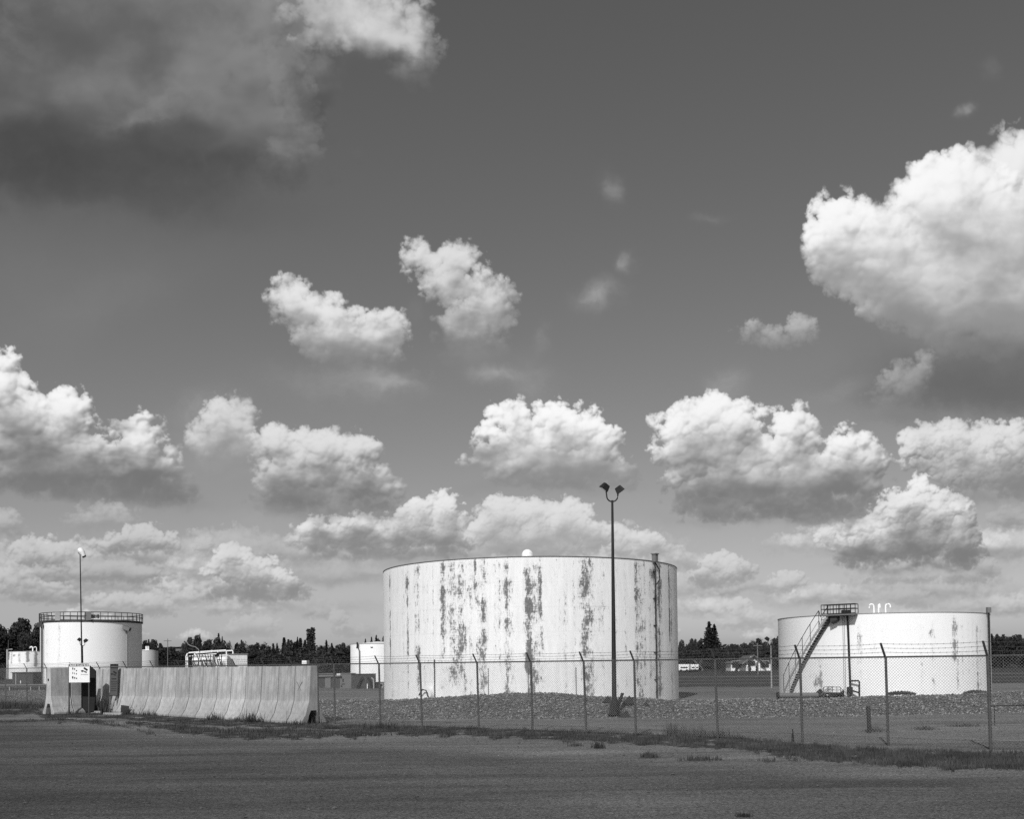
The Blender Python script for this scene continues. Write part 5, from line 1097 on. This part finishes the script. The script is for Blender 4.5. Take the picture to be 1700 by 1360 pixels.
for px, py, w_, lb in ((1223.5, 1113, 7, 'dark shrub before the low white bungalow'), (1256, 1110, 4, 'small dark shrub before the gabled house'), (1244, 1111, 6, 'wide dark shrub at the corner of the gabled house'), (1200, 1108, 9, 'dark shrub under the spruces beyond the field')):
    Y = 150; t = thing('shrub', (P(px, 1100, Y).x, Y, -.1), px, lb, 'shrub', 'shrubs by the houses'); o = bpy.data.objects.new('foliage', get_proto('round', 1)[0]); C.objects.link(o); o.parent = t; s_ = w_ * Y / F / 7.6; h = max(P(px, 1099, Y).z, 1.0); t.scale = (s_, s_, h / 9.5)

# ------------------------------------------------------------------ grass and weeds
def blades(name, label, cat, px, py, hmin, hmax, w, seed, lean_=.4, off=None):
    rs = np.random.RandomState(seed); n = len(px); a = (px - CX) / F; b = (CY + SHIFT - py) / F
    d = np.stack([CR[i] * a + CU[i] * b + CF[i] for i in range(3)], -1); t = -HC / d[:, 2]; base = np.stack([d[:, 0] * t, d[:, 1] * t, np.zeros(n)], -1)
    h = rs.uniform(hmin, hmax, n) * np.exp(rs.normal(0, .25, n)); an = rs.uniform(0, 6.283, n); ln = rs.uniform(0, lean_, n) * h; wd = w * rs.uniform(.6, 1.5, n)
    th = rs.uniform(0, 6.283, n); sx_ = np.cos(th) * wd; sy_ = np.sin(th) * wd; z = -.03
    v0 = base + np.stack([-sx_, -sy_, np.full(n, z)], -1); v1 = base + np.stack([sx_, sy_, np.full(n, z)], -1); v2 = base + np.stack([np.cos(an) * ln, np.sin(an) * ln, h], -1)
    V = np.stack([v0, v1, v2], 1).reshape(-1, 3); me = bpy.data.meshes.new(name); me.from_pydata(V.tolist(), [], np.arange(3 * n).reshape(-1, 3).tolist()); me.materials.append(M['grass']); o = bpy.data.objects.new(name, me); C.objects.link(o); tag(o, label, cat, kind='stuff'); return o
rs = np.random.RandomState(8)
px = rs.uniform(-120, 1820, 210000); t_ = edge(px, VT); b_ = edge(px, VB); py = rs.uniform(t_ - 8, b_ + 14); keep = vegmask(px, py, py) + .55 * fbm(px / 34, py / 7, 4) + .6 * fbm(px / 14, py / 2.2, 3) * (px < 700) + .35 * fbm(px / 9, py / 2.4, 3) * (px >= 700) - .12 > rs.uniform(.25, .8, len(px)); px = px[keep][:100000]; py = py[keep][:100000]
blades('grass', 'dark grass verge along the foot of the fence and walls', 'grass', px, py, .03, .10, .011, 1)
def clump(cx, cy, w_, n, h, label, seed, dy=2.0):
    rs = np.random.RandomState(seed); px = rs.normal(cx, w_ / 2.4, n); py = cy + rs.uniform(-dy, dy * .3, n); o = blades('weed_clump', label, 'weeds', px, py, h * .35, h, .014, seed, .5); del o['kind']; tag(o, group='weed clumps'); return o
for i, (cx, cy, w_, n, h, lb) in enumerate([(170, 1184, 26, 900, .62, 'tallest dark weed clump, between the two signs'), (103, 1186, 26, 260, .55, 'thin pale-stalked weeds before the outermost wall unit'), (232, 1186, 22, 260, .42, 'weed clump just past the leaning metal plate'), (212, 1187, 12, 200, .3, 'low weeds under the leaning metal plate'), (248, 1189, 20, 160, .3, 'sparse weeds two units past the leaning plate'),
    (358, 1196, 18, 200, .3, 'small weed tuft at the middle of the long wall'), (418, 1200, 24, 260, .4, 'weed clump before the fifth wall unit from the cross'), (392, 1198, 12, 120, .22, 'tiny tuft beside the weed clump at the long wall'), (500, 1204, 30, 200, .22, 'low weeds at the cross-marked wall unit'), (640, 1212, 60, 420, .25, 'straggling weeds at the first fence posts past the wall'),
    (1118, 1224, 16, 220, .42, 'feathery weeds inside the fence below the big tank edge'), (1160, 1226, 60, 500, .28, 'wide weeds by the post below the big tank edge'), (992, 1244, 12, 130, .20, 'dark tuft alone on the gravel below the tall light pole'), (955, 1241, 14, 120, .12, 'small tuft on the gravel beside the lone dark tuft'), (1078, 1259, 16, 240, .12, 'flat tuft farther out on the open gravel'), (735, 1226, 10, 60, .16, 'lone stalky weed on the gravel below the fence'), (600, 1222, 60, 200, .14, 'scattered weeds past the wall end'), (1234, 1358, 12, 120, .06, 'weed tuft at the very front edge of the lot'),
    (1535, 1213, 24, 300, .12, 'dark weeds inside the fence, first patch after the stake'), (1600, 1208, 34, 300, .12, 'dark weeds inside the fence near the corner post'), (1450, 1216, 20, 160, .16, 'weeds round the foot of the wooden stake'), (1165, 1263, 40, 240, .1, 'thin strip of weeds in the middle of the open gravel'), (30, 1176, 90, 2500, .34, 'rough dark grass bank left of the concrete walls')]):
    clump(cx, cy, w_, n, h, lb, 40 + i, 7 if i == 22 else 2.0)
